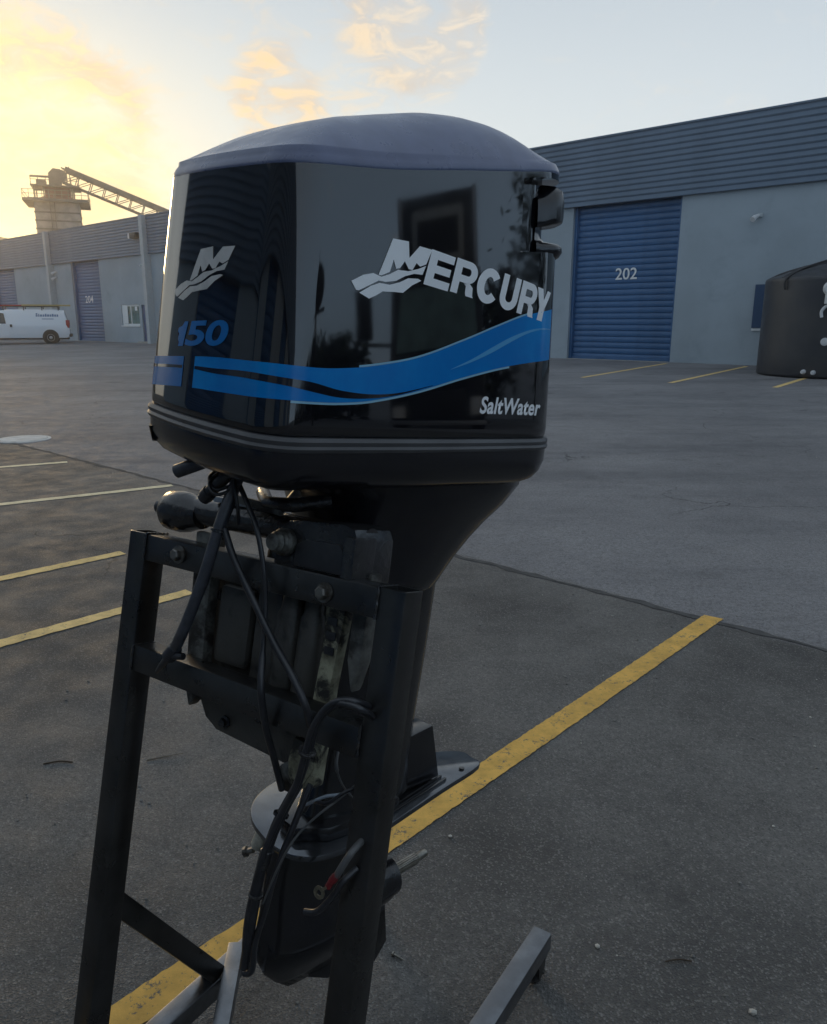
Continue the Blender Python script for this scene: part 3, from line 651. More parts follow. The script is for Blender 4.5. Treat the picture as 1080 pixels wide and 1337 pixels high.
# ------------------------------------------------------------------ unseen things around the camera, mirrored in the cowl; hedge and warehouses added
def build_truck():
    o = Vector((9.3, 1.15, 0)); ax = Vector((-1.0, -0.03, 0)).normalized(); ay = Vector((-ax.y, ax.x, 0))
    t = thing('box_truck', 'dark box truck mirrored in the gloss side of the motor cowl', 'truck', frame(o, ax, ay, (0, 0, 1)))
    obj('load_box', MB().box(-6.5, -0.4, -0.95, 0.95, 0.95, 4.05), M['truck'], t, bevel=0.04)
    for s in (-1, 1): obj('corner_rail', MB().box(-0.42, -0.36, s * 0.93 - 0.05, s * 0.93 + 0.05, 0.95, 4.06), M['alloy'], t)
    obj('cooling_unit', MB().box(-0.39, 0.05, -0.62, 0.62, 3.0, 3.75), M['trim'], t, bevel=0.05)
    obj('cooling_grille', MB().box(0.051, 0.07, -0.5, 0.5, 3.1, 3.6), M['black_trim'], t)
    obj('cab', MB().prism([(-0.3, 0.6), (1.35, 0.6), (1.5, 1.35), (1.35, 1.75), (0.95, 2.65), (0.6, 2.8), (-0.3, 2.8)], -0.98, 0.98, 1), M['truck'], t, bevel=0.06)
    obj('windscreen', MB().add([(1.37, -0.85, 1.78), (1.37, 0.85, 1.78), (1.0, 0.78, 2.58), (1.0, -0.78, 2.58), (1.33, -0.85, 1.76), (1.33, 0.85, 1.76), (0.96, 0.78, 2.56), (0.96, -0.78, 2.56)], [(0, 1, 2, 3), (7, 6, 5, 4), (0, 4, 5, 1), (1, 5, 6, 2), (2, 6, 7, 3), (3, 7, 4, 0)]), M['glass'], t)
    obj('bumper', MB().box(1.4, 1.58, -1.0, 1.0, 0.45, 0.72), M['alloy'], t, bevel=0.03)
    obj('grille', MB().box(1.46, 1.51, -0.6, 0.6, 0.85, 1.25), M['black_trim'], t, bevel=0.01)
    obj('chassis', MB().box(-6.4, 1.2, -0.5, 0.5, 0.5, 0.8), M['black_trim'], t)
    for s in (-1, 1):
        obj('headlight', MB().box(1.46, 1.53, s * 0.8 - 0.12, s * 0.8 + 0.12, 0.9, 1.12), M['frame_w'], t, bevel=0.02)
        mr = obj('mirror', MB().box(1.2, 1.28, s * 1.42 - 0.13, s * 1.42 + 0.13, 2.0, 2.65), M['black_trim'], t, bevel=0.03)
        obj('mirror_arm', MB().bar((1.15, s * 0.95, 1.9), (1.24, s * 1.4, 1.95), 0.05, 0.05), M['black_trim'], mr)
        for wx in (0.75, -4.6):
            w = obj('wheel', MB().lathe([(-0.28, 0.3), (-0.28, 0.46), (0.0, 0.48), (0.02, 0.3)], (wx, s * 0.98, 0.48), (0, s, 0), 24), M['tyre'], t, True)
            obj('rim', MB().lathe([(-0.1, 0.3), (0.025, 0.29), (0.0, 0.1), (0.03, 0.0)], (wx, s * 0.98, 0.48), (0, s, 0), 16), M['alloy'], w, True)
build_truck()
def tree(x, y, h, r, lab, seed):
    R_ = random.Random(seed); base = Vector((x, y, gz(x, y)))
    t = thing('tree', lab, 'tree', Matrix.Translation(base))
    obj('trunk', MB().tube([(0, 0, -0.1), (0.05, 0.02, h * 0.3), (0.15, -0.1, h * 0.6), (0.1, 0, h * 0.85)], [0.22, 0.17, 0.11, 0.04], 10), M['bark'], t, True)
    mb = MB()
    for k in range(30):
        a, el, rr = R_.uniform(0, 2 * pi), R_.uniform(-1, 1), R_.uniform(0.2, 1) * r
        c = Vector((cos(a) * rr * 0.8, sin(a) * rr * 0.8, h * 0.58 + el * h * 0.36))
        for q in range(60):
            p = c + Vector((R_.gauss(0, 1), R_.gauss(0, 1), R_.gauss(0, 0.7))) * r * 0.17
            u = Vector((R_.gauss(0, 1), R_.gauss(0, 1), R_.gauss(0, 1))).normalized(); w = u.orthogonal().normalized(); s_ = R_.uniform(0.10, 0.2)
            mb.add([p - u * s_, p + w * s_ * 0.5, p + u * s_, p - w * s_ * 0.5], [(0, 1, 2, 3)])
    stuff(obj('crown', mb, M['leaf'], t))
tree(14.6, 2.6, 3.4, 1.7, 'bushy tree right of the box truck in the cowl reflection', 3)
tree(13.6, 5.0, 4.9, 2.0, 'tallest bushy tree, at the rear end of the cowl reflection', 4)
tree(15.5, -3.4, 2.6, 1.5, 'low bush left of the box truck in the cowl reflection', 5)
def traffic_mirror(x, y):
    t = thing('traffic_mirror', 'round convex mirror on a thin post left of the truck in the cowl reflection', 'mirror', Matrix.Translation(Vector((x, y, gz(x, y)))))
    obj('post', MB().cyl((0, 0, 0), (0, 0, 3.5), 0.045, 10), M['black_trim'], t, True)
    obj('disc', MB().lathe([(0, 0.0), (0.01, 0.34), (0.05, 0.34), (0.06, 0.30)], (-0.12, 0.1, 2.95), (-1, 0.1, 0), 24), M['black_trim'], t, True)
    obj('arm', MB().bar((0, 0.45, 2.6), (0, -0.5, 2.62), 0.06, 0.06), M['black_trim'], t)
traffic_mirror(9.0, -1.75)
def added_hedge(a, b, h, th, lab, seed):
    R_ = random.Random(seed); a, b = Vector((a[0], a[1], 0)), Vector((b[0], b[1], 0)); t = (b - a); L = t.length; t.normalize(); p = Vector((-t.y, t.x, 0))
    o = thing('added_hedge', lab, 'added_hedge', Matrix.Translation(a)); mb = MB()
    for q in range(3600):
        c = t * R_.uniform(0, L) + p * R_.uniform(-th, th) + Vector((0, 0, R_.uniform(0.05, 1) ** 0.8 * h * (0.86 + 0.14 * sin(q % 17))))
        u = Vector((R_.gauss(0, 1), R_.gauss(0, 1), R_.gauss(0, 1))).normalized(); w = u.orthogonal().normalized(); s_ = R_.uniform(0.10, 0.2)
        mb.add([c - u * s_, c + w * s_ * 0.55, c + u * s_, c - w * s_ * 0.55], [(0, 1, 2, 3)])
    stuff(obj('foliage', mb, M['leaf'], o))
    for k in range(8):
        c = t * (L * (k + 0.5) / 8); obj('stem', MB().tube([c, c + Vector((0.03, 0, 0.6)), c + Vector((0.0, 0.04, 1.3))], [0.05, 0.04, 0.02], 8), M['bark'], o, True)
added_hedge((15.6, -1.6), (12.5, -11.0), 2.7, 0.5, 'unseen row of foliage added to darken the low cowl reflection left of the truck', 8)  # unseen foliage, added to darken the low band of the side reflection
def added_side_building():  # unseen building, added so the cowl front mirrors something dark
    o = Vector((-13.5, 9.6, 0)); yv = Vector((-0.97, -0.24, 0)).normalized(); xv = Vector((yv.y, -yv.x, 0))   # x along its front, y into it
    t = thing('added_side_warehouse', 'unseen grey warehouse added to darken the front face of the motor cowl', 'building', frame(o, xv, yv, (0, 0, 1)))
    L = 34.0
    wl = [(-L, -20.0), (-16.0, -8.0), (-4.0, 0.0)]
    for a, b in wl: obj('wall_panel', MB().box(a, b, 0, 0.3, -0.2, 4.9), M['wall'], t)
    for a, b in ((-20.0, -16.0), (-8.0, -4.0)):
        d = obj('roller_door', MB().box(a, b, 0.25, 0.29, -0.1, 4.9), M['door'], t)
        for k in range(24): inst('slat', slat, d, ((a + b) / 2, 0.24, k * sh_)).scale = (1.04, 1, 1)
    for r in range(NB):
        for k in range(2): 
            q = inst('cladding_board', bme, t, (-L + k * L / 2, 0, 4.9 + r * bh)); q.scale = (L / 2 / 12.8, 1, 1)
    obj('side_wall', MB().box(-L, 0, 0.31, 14, 6.5, 6.7).box(-0.3, 0, 0.31, 14, -0.2, 6.49).box(-L, -L + 0.3, 0.31, 14, -0.2, 6.49), M['wall'], t)
added_side_building()
def added_opposite_building():  # unseen row added behind the camera, darkens the mirrored cowl corner
    xv, yv = -DVEC, -NVEC
    t = thing('added_opposite_warehouse', 'unseen grey warehouse row added to darken the rounded cowl corner', 'building', frame(NVEC * -7.5 + DVEC * -11.0, xv, yv, (0, 0, 1)))
    L = 40.0; x_ = -L; n = 0
    while x_ < -0.1:
        obj('wall_panel', MB().box(x_, x_ + 4.0, 0, 0.3, -0.2, 5.2), M['wall'], t)
        d = obj('roller_door', MB().box(x_ + 4.0, x_ + 8.0, 0.25, 0.29, -0.1, 5.2), M['door'], t)
        for k in range(26): inst('slat', slat, d, (x_ + 6.0, 0.24, k * sh_)).scale = (1.04, 1, 1)
        x_ += 8.0
    for r in range(NB):
        for k in range(3):
            q = inst('cladding_board', bme, t, (-L + k * L / 3, 0, 5.15 + r * bh)); q.scale = (L / 3 / 12.8, 1, 1)
    obj('roof', MB().box(-L, 0, 0.31, 14, 6.7, 6.9), M['roof'], t)
    for xe in (-L, -0.3): obj('side_wall', MB().box(xe, xe + 0.3, 0.31, 14, -0.2, 6.69), M['wall'], t)
added_opposite_building()
#MOTOR#
# ------------------------------------------------------------------ engine stand (local: x across, y to the rear, z up)
SA, SLN = 0.9892, 0.2359
REAR = Vector((cos(SA), sin(SA), 0)); ACR = Vector((sin(SA), -cos(SA), 0)); ZUP = Vector((0, 0, 1))
SO = Vector((-0.68412, 1.10807, 0.0)); SDZ = -0.081
ST = frame(SO, ACR, REAR, ZUP)
stand = thing('engine_stand', 'black square-tube steel stand on casters carrying the outboard motor', 'engine stand', ST)
cl, sl_ = cos(SLN), sin(SLN)
def LN(i, j, k): return Vector((i, j * cl + k * sl_, -j * sl_ + k * cl + SDZ))     # leaning frame of the posts -> stand local
TS, SW, LT = 0.0473, 0.610, 1.2834
def hollow(i0, i1, j0, j1, k0, k1, depth=0.25, th=0.004, r=0.004):
    def ring(a, b, c, d, k, r_):
        pts = []
        for cx_, cy_, q in ((b - r_, d - r_, 0), (a + r_, d - r_, 1), (a + r_, c + r_, 2), (b - r_, c + r_, 3)):
            for t in range(3):
                an = (q + t / 2) * pi / 2; pts.append((cx_ + r_ * cos(an), cy_ + r_ * sin(an), k))
        return pts
    return MB().loft([ring(i0, i1, j0, j1, k0, r), ring(i0, i1, j0, j1, k1 - 0.001, r), ring(i0 + .001, i1 - .001, j0 + .001, j1 - .001, k1, r),
                      ring(i0 + th, i1 - th, j0 + th, j1 - th, k1, r * .5), ring(i0 + th, i1 - th, j0 + th, j1 - th, k1 - depth, r * .5)], True, True, True)
for i0 in (0.0, SW - TS):
    obj('post', hollow(i0, i0 + TS, 0, TS, 0.17, LT).map(lambda v: LN(*v)), M['steel'], stand, True)
def bead(pts, r=0.0028):
    out = []
    P_ = [Vector(p) for p in pts]
    path = smooth_path(P_, 8) if len(P_) > 2 else [P_[0].lerp(P_[1], t / 14) for t in range(15)]
    return MB().tube(path, [r * rnd.uniform(0.7, 1.25) for _ in path], 6)
for k1, dl, dr in ((LT - 0.0012, 0, 0), (LT - 0.2048, 0.002, -0.004)):
    cb = obj('crossbar', MB().add([(TS, 0.0006, k1 - TS + dl), (SW - TS, 0.0006, k1 - TS + dr), (SW - TS, TS - .0006, k1 - TS + dr), (TS, TS - .0006, k1 - TS + dl),
         (TS, 0.0006, k1 + dl), (SW - TS, 0.0006, k1 + dr), (SW - TS, TS - .0006, k1 + dr), (TS, TS - .0006, k1 + dl)],
         [(0, 3, 2, 1), (4, 5, 6, 7), (0, 1, 5, 4), (1, 2, 6, 5), (2, 3, 7, 6), (3, 0, 4, 7)]).map(lambda v: LN(*v)), M['steel'], stand, bevel=0.004)
    for i_ in (TS, SW - TS):
        obj('weld', bead([(i_, -0.0005, k1 - TS), (i_, -0.0005, k1)]).map(lambda v: LN(*v)), M['greasy'], cb, True)
        obj('weld', bead([(i_, 0.0, k1 + 0.0005), (i_, TS, k1 + 0.0005)]).map(lambda v: LN(*v)), M['greasy'], cb, True)
RZ1, RZ0, RL = 0.117, 0.070, 0.925
for i0 in (0.0, SW - TS):
    rl_ = obj('base_rail', MB().box(i0, i0 + TS, -0.30, RL, RZ0, RZ1), M['rail'], stand, bevel=0.005)
    for y_ in (-0.22, RL - 0.045):
        ic_ = i0 + TS / 2
        cs = obj('caster', MB().box(ic_ - 0.022, ic_ + 0.022, y_ - 0.022, y_ + 0.022, RZ0 - 0.006, RZ0 - 0.0005).box(ic_ - 0.019, ic_ - 0.015, y_ - 0.012, y_ + 0.02, 0.026, RZ0 - 0.006).box(ic_ + 0.015, ic_ + 0.019, y_ - 0.012, y_ + 0.02, 0.026, RZ0 - 0.006), M['caster'], stand)
        obj('caster_wheel', MB().lathe([(-0.013, 0.022), (-0.012, 0.029), (-0.008, 0.0315), (0.008, 0.0315), (0.012, 0.029), (0.013, 0.022), (0.0135, 0.0)], (ic_, y_ + 0.012, 0.0315), (1, 0, 0), 24), M['caster'], cs, True)
        obj('axle_bolt', MB().cyl((ic_ - 0.024, y_ + 0.012, 0.0315), (ic_ + 0.024, y_ + 0.012, 0.0315), 0.005, 8), M['zinc'], cs, True)
obj('front_rail', MB().box(TS, SW - TS, 0.0, TS, RZ0 + .0005, RZ1 - .0005), M['steel'], stand, bevel=0.005)
obj('brace', MB().bar((TS / 2, 0.165, 0.485), (TS / 2, 0.40, 0.118), 0.040, 0.040, (1, 0, 0)), M['steel'], stand, bevel=0.004)
obj('gusset_bar', MB().bar((0.012, 0.478, 0.118), (0.372, 0.012, 0.118), 0.036, 0.032), M['rail'], stand, bevel=0.004)
for i_, k_ in ((0.139, 1.260), (0.466, 1.256)):
    wz = obj('washer', MB().lathe([(0, 0.0155), (0.003, 0.0155), (0.0032, 0.008)], (i_, -0.0005, k_), (0, -1, 0), 28).map(lambda v: LN(*v)), M['zinc'], stand, True)
    obj('bolt_head', MB().lathe([(0.0, 0.0105), (0.009, 0.0105), (0.011, 0.008), (0.0112, 0.0)], (i_, -0.0035, k_), (0, -1, 0), 6).map(lambda v: LN(*v)), M['zinc'], wz)

# ------------------------------------------------------------------ outboard motor (local: x to port, y to the rear, z along the drive leg)
EP = Vector((0.69127256, -0.72220939, 0.02357655)); ER = Vector((0.72029658, 0.68610793, -0.10212126)); EU = Vector((0.05757688, 0.08757574, 0.99449253))
EO = Vector((-0.18681728, 1.30927312, 1.19965937 + SDZ))
motor = thing('outboard_motor', 'used black outboard motor with blue swoosh decals hung on the steel stand', 'outboard motor', frame(EO, EP, ER, EU))
def SJ(i, j, k):           # leaning stand frame -> motor local
    p = ST @ LN(i, j, k) - EO; return Vector((p.dot(EP), p.dot(ER), p.dot(EU)))
HW, YF, YR, RF, RR = 0.190, -0.245, 0.445, 0.062, 0.125
SHR = 0.085               # the cowl hangs a few degrees askew, starboard side high
XO = 0.035                 # the cowl sits a little to port of the steering axis
YM = (YF + YR) / 2
S_A = HW - RF; S_B = S_A + pi / 2 * RF; S_C = S_B + (YR - RR) - (YF + RF); S_D = S_C + pi / 2 * RR; S_E = S_D + HW - RR
def plan(s):               # plan outline of the cowl by arc length from the middle of the front face
    sg = 1 if s >= 0 else -1; a = abs(s)
    if a <= S_A: x, y = a, YF - 0.010 * (1 - (a / S_A) ** 2)
    elif a <= S_B: t = (a - S_A) / RF; x, y = S_A + RF * sin(t), YF + RF - RF * cos(t)
    elif a <= S_C: y = YF + RF + a - S_B; x = HW + 0.007 * sin(pi * (a - S_B) / (S_C - S_B))
    elif a <= S_D: t = (a - S_C) / RR; x, y = HW - RR + RR * cos(t), YR - RR + RR * sin(t)
    else: x, y = max(S_E - a, 0), YR + 0.008 * (1 - (max(S_E - a, 0) / (HW - RR)) ** 2)
    return sg * x, y
def interp2(tab, x):       # smooth cubic through the table
    pts = tab
    if x <= pts[0][0]: return pts[0][1]
    if x >= pts[-1][0]: return pts[-1][1]
    for i in range(len(pts) - 1):
        if x <= pts[i + 1][0]:
            x0, y0 = pts[i]; x1, y1 = pts[i + 1]; h = x1 - x0; t = (x - x0) / h
            def sl(j):
                if j <= 0 or j >= len(pts) - 1: return ((pts[min(j + 1, len(pts) - 1)][1] - pts[max(j - 1, 0)][1]) / (pts[min(j + 1, len(pts) - 1)][0] - pts[max(j - 1, 0)][0]))
                return (pts[j + 1][1] - pts[j - 1][1]) / (pts[j + 1][0] - pts[j - 1][0])
            m0, m1 = sl(i) * h, sl(i + 1) * h
            return (2 * t ** 3 - 3 * t * t + 1) * y0 + (t ** 3 - 2 * t * t + t) * m0 + (-2 * t ** 3 + 3 * t * t) * y1 + (t ** 3 - t * t) * m1
SHT = [(-0.26, 0.592), (-0.19, 0.602), (-0.06, 0.622), (0.09, 0.652), (0.25, 0.686), (0.34, 0.705), (0.45, 0.716)]
CRT = [(-0.26, 0.604), (-0.22, 0.644), (-0.18, 0.668), (-0.13, 0.686), (-0.08, 0.699), (-0.02, 0.716), (0.05, 0.738), (0.12, 0.758), (0.20, 0.771), (0.27, 0.771), (0.33, 0.755), (0.38, 0.736), (0.42, 0.723), (0.46, 0.718)]
Z0 = 0.243
def cowl(s, z, off=0.0):
    x, y = plan(s); v = (z - Z0) / 0.40
    e = 1e-3; xa, ya = plan(s - e); xb, yb = plan(s + e); nx, ny = (yb - ya), -(xb - xa); l = sqrt(nx * nx + ny * ny) or 1
    k = 1 - 0.035 * v - 0.02 * v * v
    X = x * k; Y = y + 0.036 * v * max(0, (YM - y) / (YM - YF)) - 0.010 * v * max(0, (y - YM) / (YR - YM))
    X = X + XO + nx / l * off
    return Vector((X, Y + ny / l * off, z + SHR * (0.225 - X)))
def level(s, z, off):       # a point of the cowl at a height measured level, for the decals
    return cowl(s, z - SHR * (0.225 - cowl(s, z).x), off)
SS = []
def seg(a, b, n): return [a + (b - a) * i / n for i in range(n)]
SS = seg(0, S_A, 6) + seg(S_A, S_B, 8) + seg(S_B, S_C - 0.075, 19) + seg(S_C - 0.075, S_C, 12) + seg(S_C, S_D, 10) + seg(S_D, S_E, 5)
SS = SS + [S_E] + [-s for s in reversed(SS[1:])]
rings = [[cowl(s, Z0, -0.012) for s in SS], [cowl(s, Z0, -0.002) for s in SS], [cowl(s, Z0 + 0.004, 0.0) for s in SS], [cowl(s, Z0 + 0.016, 0.0012) for s in SS]]
def rec(s, t):             # the scoop let into the upper rear of the cover
    e = min(1, max(0, (abs(s) - (S_C - 0.062)) / 0.012)); e = e * e * (3 - 2 * e)
    return -0.030 * e if 0.70 < t < 0.972 else 0.0
for t in [i / 16 * 0.69 for i in range(1, 12)] + [0.55, 0.62, 0.696, 0.701, 0.71, 0.75, 0.80, 0.86, 0.92, 0.96, 0.971, 0.976, 1.0]:
    rings.append([cowl(s, Z0 + 0.016 + (interp2(SHT, plan(s)[1]) - Z0 - 0.016) * t, 0.0012 + rec(s, t)) for s in SS])
cw = obj('cowl', MB().loft(rings, True), M['gloss'], motor, True, angle=60)
# matte top cap
rings = []
for f, dz, of in ((0, -0.001, 0.0010), (0, 0.000, 0.0016), (0, 0.005, 0.0012), (0.0, 0.011, -0.0010), (0.0, 0.017, -0.0045)):
    rings.append([cowl(s, interp2(SHT, plan(s)[1]) + dz, of) for s in SS])
for f in (0.008, 0.02, 0.04, 0.07, 0.12, 0.18, 0.25, 0.32, 0.40, 0.50, 0.62, 0.75, 0.88, 0.98):
    rg = []
    for s in SS:
        b = cowl(s, interp2(SHT, plan(s)[1]), -0.0045); fx = 1 - f; fy = 1 - f * 0.80
        x_, y_ = XO + (b.x - XO) * fx, YM + (b.y - YM) * fy
        g = 1 - (1 - f) ** 3.6
        sh_z, cr_z = interp2(SHT, b.y) + 0.017, interp2(CRT, y_)
        rg.append((x_, y_, sh_z + max(cr_z - sh_z, -0.01) * g + SHR * (0.225 - x_)))
    rings.append(rg)
obj('top_cap', MB().loft(rings, True, False, True), M['cap'], cw, True, angle=70)
# rear grab handle: a C-shaped lip swept round the back
prof = [(-0.034, 0.694), (-0.004, 0.693), (0.009, 0.686), (0.013, 0.668), (0.013, 0.642), (0.011, 0.632), (0.004, 0.628), (-0.026, 0.627), (-0.027, 0.600), (-0.022, 0.594), (0.006, 0.592), (0.012, 0.588), (0.013, 0.580), (0.008, 0.571), (0.001, 0.566), (-0.034, 0.562)]
sA, sB = S_C + 0.020, S_E
sw = [sA + (sB - sA) * i / 14 for i in range(15)]; sw = sw + [-s for s in reversed(sw[:-1])]
hr = []
for s in sw:
    fade = min(1.0, (abs(s) - sA) / 0.06 + 0.0); fade = fade * fade * (3 - 2 * fade)
    hr.append([cowl(s, z - 0.030 * (1 - fade) * (z - 0.56) / 0.13, (o_ + 0.028) * (0.15 + 0.85 * fade) - 0.028 if o_ > -0.02 else o_) for o_, z in prof])
obj('grab_handle', MB().loft(hr, False), M['pan'], cw, True, angle=50)
# grey seal and lower pan
def ringz(fn_z, off): return [cowl(s, Z0, 0) and Vector((cowl(s, Z0, off).x, cowl(s, Z0, off).y, fn_z(plan(s)[1]) + SHR * (0.225 - cowl(s, Z0, off).x))) for s in SS]
obj('seal', MB().loft([ringz(lambda y: 0.242, -0.006), ringz(lambda y: 0.241, 0.003), ringz(lambda y: 0.236, 0.006), ringz(lambda y: 0.230, 0.004), ringz(lambda y: 0.226, 0.007), ringz(lambda y: 0.221, 0.004), ringz(lambda y: 0.219, -0.006)], True), M['gasket'], motor, True, angle=30)
def zb(y): return interp([(-0.26, 0.158), (-0.10, 0.158), (0.1, 0.153), (0.3, 0.149), (0.46, 0.152)], y)
def shrink(s, off, kx, ky, z):
    p = cowl(s, Z0, off); return Vector((p.x * kx, 0.11 + (p.y - 0.11) * ky, z + SHR * (0.225 - p.x)))
pr_ = []
for t, off, kx, ky in ((0, -0.004, 1, 1), (0.02, 0.002, 1, 1), (0.35, 0.001, 1, 1), (0.62, -0.006, 1, 1), (0.82, -0.018, 1, 1), (0.95, -0.036, 1, 1), (1.0, -0.055, .98, .98), (1.03, -0.08, .8, .8), (1.04, -0.09, .5, .5)):
    pr_.append([shrink(s, off, kx, ky, 0.222 + (zb(plan(s)[1]) - 0.222) * t) for s in SS])
pan = obj('lower_pan', MB().loft(pr_, True, False, True), M['pan'], motor, True, angle=60)
# latch panel on the starboard front corner of the pan
pm = MB()
ls = [-0.215 + 0.008 * i for i in range(10)]
pm.loft([[cowl(s, 0.0, 0) and Vector((cowl(s, Z0, o_).x, cowl(s, Z0, o_).y, z_ + SHR * (0.225 - cowl(s, Z0, o_).x))) for s in ls] for o_, z_ in ((-0.006, 0.2055), (0.0045, 0.205), (-0.001, 0.181), (-0.016, 0.180))], False)
obj('latch_panel', pm, M['gasket'], pan, True, angle=40)

# decals: flat print laid on the cowl
def decal_strip(name, top, bot, m, s0, s1, n=90, off=0.0019, parent=cw, ztap=None):
    a = [level(s0 + (s1 - s0) * i / n, interp2(top, s0 + (s1 - s0) * i / n), off) for i in range(n + 1)]
    b = [level(s0 + (s1 - s0) * i / n, interp2(bot, s0 + (s1 - s0) * i / n), off) for i in range(n + 1)]
    mid = [level(s0 + (s1 - s0) * i / n, (a[i].z + b[i].z) / 2, off) for i in range(n + 1)]
    return obj(name, MB().loft([a, mid, b], False), m, parent, True)
def SY(y): return S_B + (y - (YF + RF))      # side y -> arc length
TOP = [(-0.20, 0.3445), (0.0, 0.3445), (0.06, 0.344), (0.15, 0.340), (SY(-0.178), 0.337), (SY(-0.132), 0.339), (SY(-0.076), 0.3455), (SY(0.014), 0.3635), (SY(0.113), 0.396), (SY(0.204), 0.429), (SY(0.284), 0.456), (SY(0.38), 0.478)]
BOT = [(-0.20, 0.300), (0.0, 0.2995), (0.06, 0.297), (0.15, 0.293), (SY(-0.178), 0.291), (SY(-0.129), 0.2915), (SY(-0.073), 0.2965), (SY(0.018), 0.314), (SY(0.119), 0.340), (SY(0.212), 0.361), (SY(0.30), 0.376), (SY(0.38), 0.387)]
def shift(t, d): return [(a, b + d) for a, b in t]
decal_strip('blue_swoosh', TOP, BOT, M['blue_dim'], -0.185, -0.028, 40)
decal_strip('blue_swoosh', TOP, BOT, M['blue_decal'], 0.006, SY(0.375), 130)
decal_strip('pinstripe', shift(TOP, 0.0032), shift(TOP, 0.0002), M['line_decal'], SY(-0.10), SY(0.30), 70)
decal_strip('pinstripe', shift(BOT, -0.0002), shift(BOT, -0.0034), M['line_decal'], 0.20, SY(0.24), 90)
DT = [(-0.16, 0.333), (0.0, 0.331), (0.06, 0.3285), (0.132, 0.3265), (0.19, 0.321), (SY(-0.178), 0.317), (SY(-0.13), 0.3085), (SY(-0.074), 0.3055), (SY(-0.02), 0.310), (SY(0.05), 0.3245)]
DB_ = [(-0.16, 0.3285), (0.0, 0.3265), (0.06, 0.3215), (0.132, 0.3175), (0.19, 0.311), (SY(-0.178), 0.3045), (SY(-0.13), 0.2985), (SY(-0.074), 0.2995), (SY(-0.02), 0.307), (SY(0.05), 0.3238)]
decal_strip('dark_wave', DT, DB_, M['black_decal'], -0.16, -0.030, 30, 0.0023)
decal_strip('dark_wave', DT, DB_, M['black_decal'], 0.008, SY(0.05), 70, 0.0023)
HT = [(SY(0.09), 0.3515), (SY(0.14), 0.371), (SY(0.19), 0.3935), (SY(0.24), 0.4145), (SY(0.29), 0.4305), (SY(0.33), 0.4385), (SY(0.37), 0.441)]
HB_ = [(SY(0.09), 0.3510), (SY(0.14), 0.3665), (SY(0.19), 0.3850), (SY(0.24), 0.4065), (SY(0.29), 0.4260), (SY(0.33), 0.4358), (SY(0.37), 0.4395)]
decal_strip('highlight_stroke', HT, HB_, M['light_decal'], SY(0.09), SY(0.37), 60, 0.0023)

def poly_mb(poly):
    mb = MB(); n = len(poly); return mb.add([(p[0], p[1], 0) for p in poly], [tuple(range(n))])
def lay(name, mb, m, fn, off=0.0020, parent=cw, cuts=3):
    bm = bmesh.new(); vs = [bm.verts.new(v) for v in mb.v]
    for f in mb.f:
        try: bm.faces.new([vs[i] for i in f])
        except ValueError: pass
    bmesh.ops.triangulate(bm, faces=bm.faces)
    for _ in range(cuts):
        es = [e for e in bm.edges if e.calc_length() > 0.016]
        if not es: break
        bmesh.ops.subdivide_edges(bm, edges=es, cuts=1, use_grid_fill=False)
        bmesh.ops.triangulate(bm, faces=[f for f in bm.faces if len(f.verts) > 3])
    for v in bm.verts:
        s, z = fn(v.co.x, v.co.y); v.co = level(s, z, off)
    me = bpy.data.meshes.new(name); bm.to_mesh(me); bm.free(); me.materials.append(m)
    for p in me.polygons: p.use_smooth = True
    o = bpy.data.objects.new(name, me); COL.objects.link(o); o.parent = parent; return o
LM = [(-0.076, 0.474), (-0.052, 0.528), (-0.019, 0.529), (-0.016, 0.506), (0.005, 0.526), (0.033, 0.525), (0.021, 0.502), (0.008, 0.497), (0.0, 0.501), (-0.008, 0.490), (-0.016, 0.490), (-0.025, 0.500), (-0.034, 0.489), (-0.042, 0.487), (-0.048, 0.499), (-0.054, 0.481), (-0.070, 0.474)]
LW1 = [(-0.126, 0.459), (-0.105, 0.470), (-0.086, 0.475), (-0.070, 0.472), (-0.054, 0.478), (-0.038, 0.486), (-0.017, 0.487), (0.004, 0.493), (0.021, 0.500), (0.014, 0.486), (-0.004, 0.485), (-0.023, 0.479), (-0.041, 0.470), (-0.061, 0.466), (-0.075, 0.466), (-0.091, 0.458), (-0.111, 0.448), (-0.116, 0.448)]
LW2 = [(-0.110, 0.445), (-0.089, 0.457), (-0.073, 0.463), (-0.053, 0.463), (-0.033, 0.469), (-0.016, 0.477), (0.005, 0.479), (0.012, 0.477), (-0.007, 0.468), (-0.025, 0.455), (-0.044, 0.454), (-0.066, 0.452), (-0.078, 0.445), (-0.091, 0.439)]
for p in (LM, LW1, LW2):
    lay('emblem', poly_mb(p), M['white_decal'], lambda a, b: (SY(a), b))
    lay('emblem', poly_mb(p), M['silver_decal'], lambda a, b: (-0.087 + (a + 0.126) * 1.06, 0.427 + (b - 0.439) * 0.80))
def ringstrip(cx_, cy_, ro, ri, a0, a1, n=16):
    """band between two ellipses, from angle a0 to a1 (degrees)"""
    vs = []
    for i in range(n + 1):
        t = radians(a0 + (a1 - a0) * i / n); vs += [(cx_ + ro[0] * cos(t), cy_ + ro[1] * sin(t)), (cx_ + ri[0] * cos(t), cy_ + ri[1] * sin(t))]
    return vs, [(2 * i, 2 * i + 1, 2 * i + 3, 2 * i + 2) for i in range(n)]
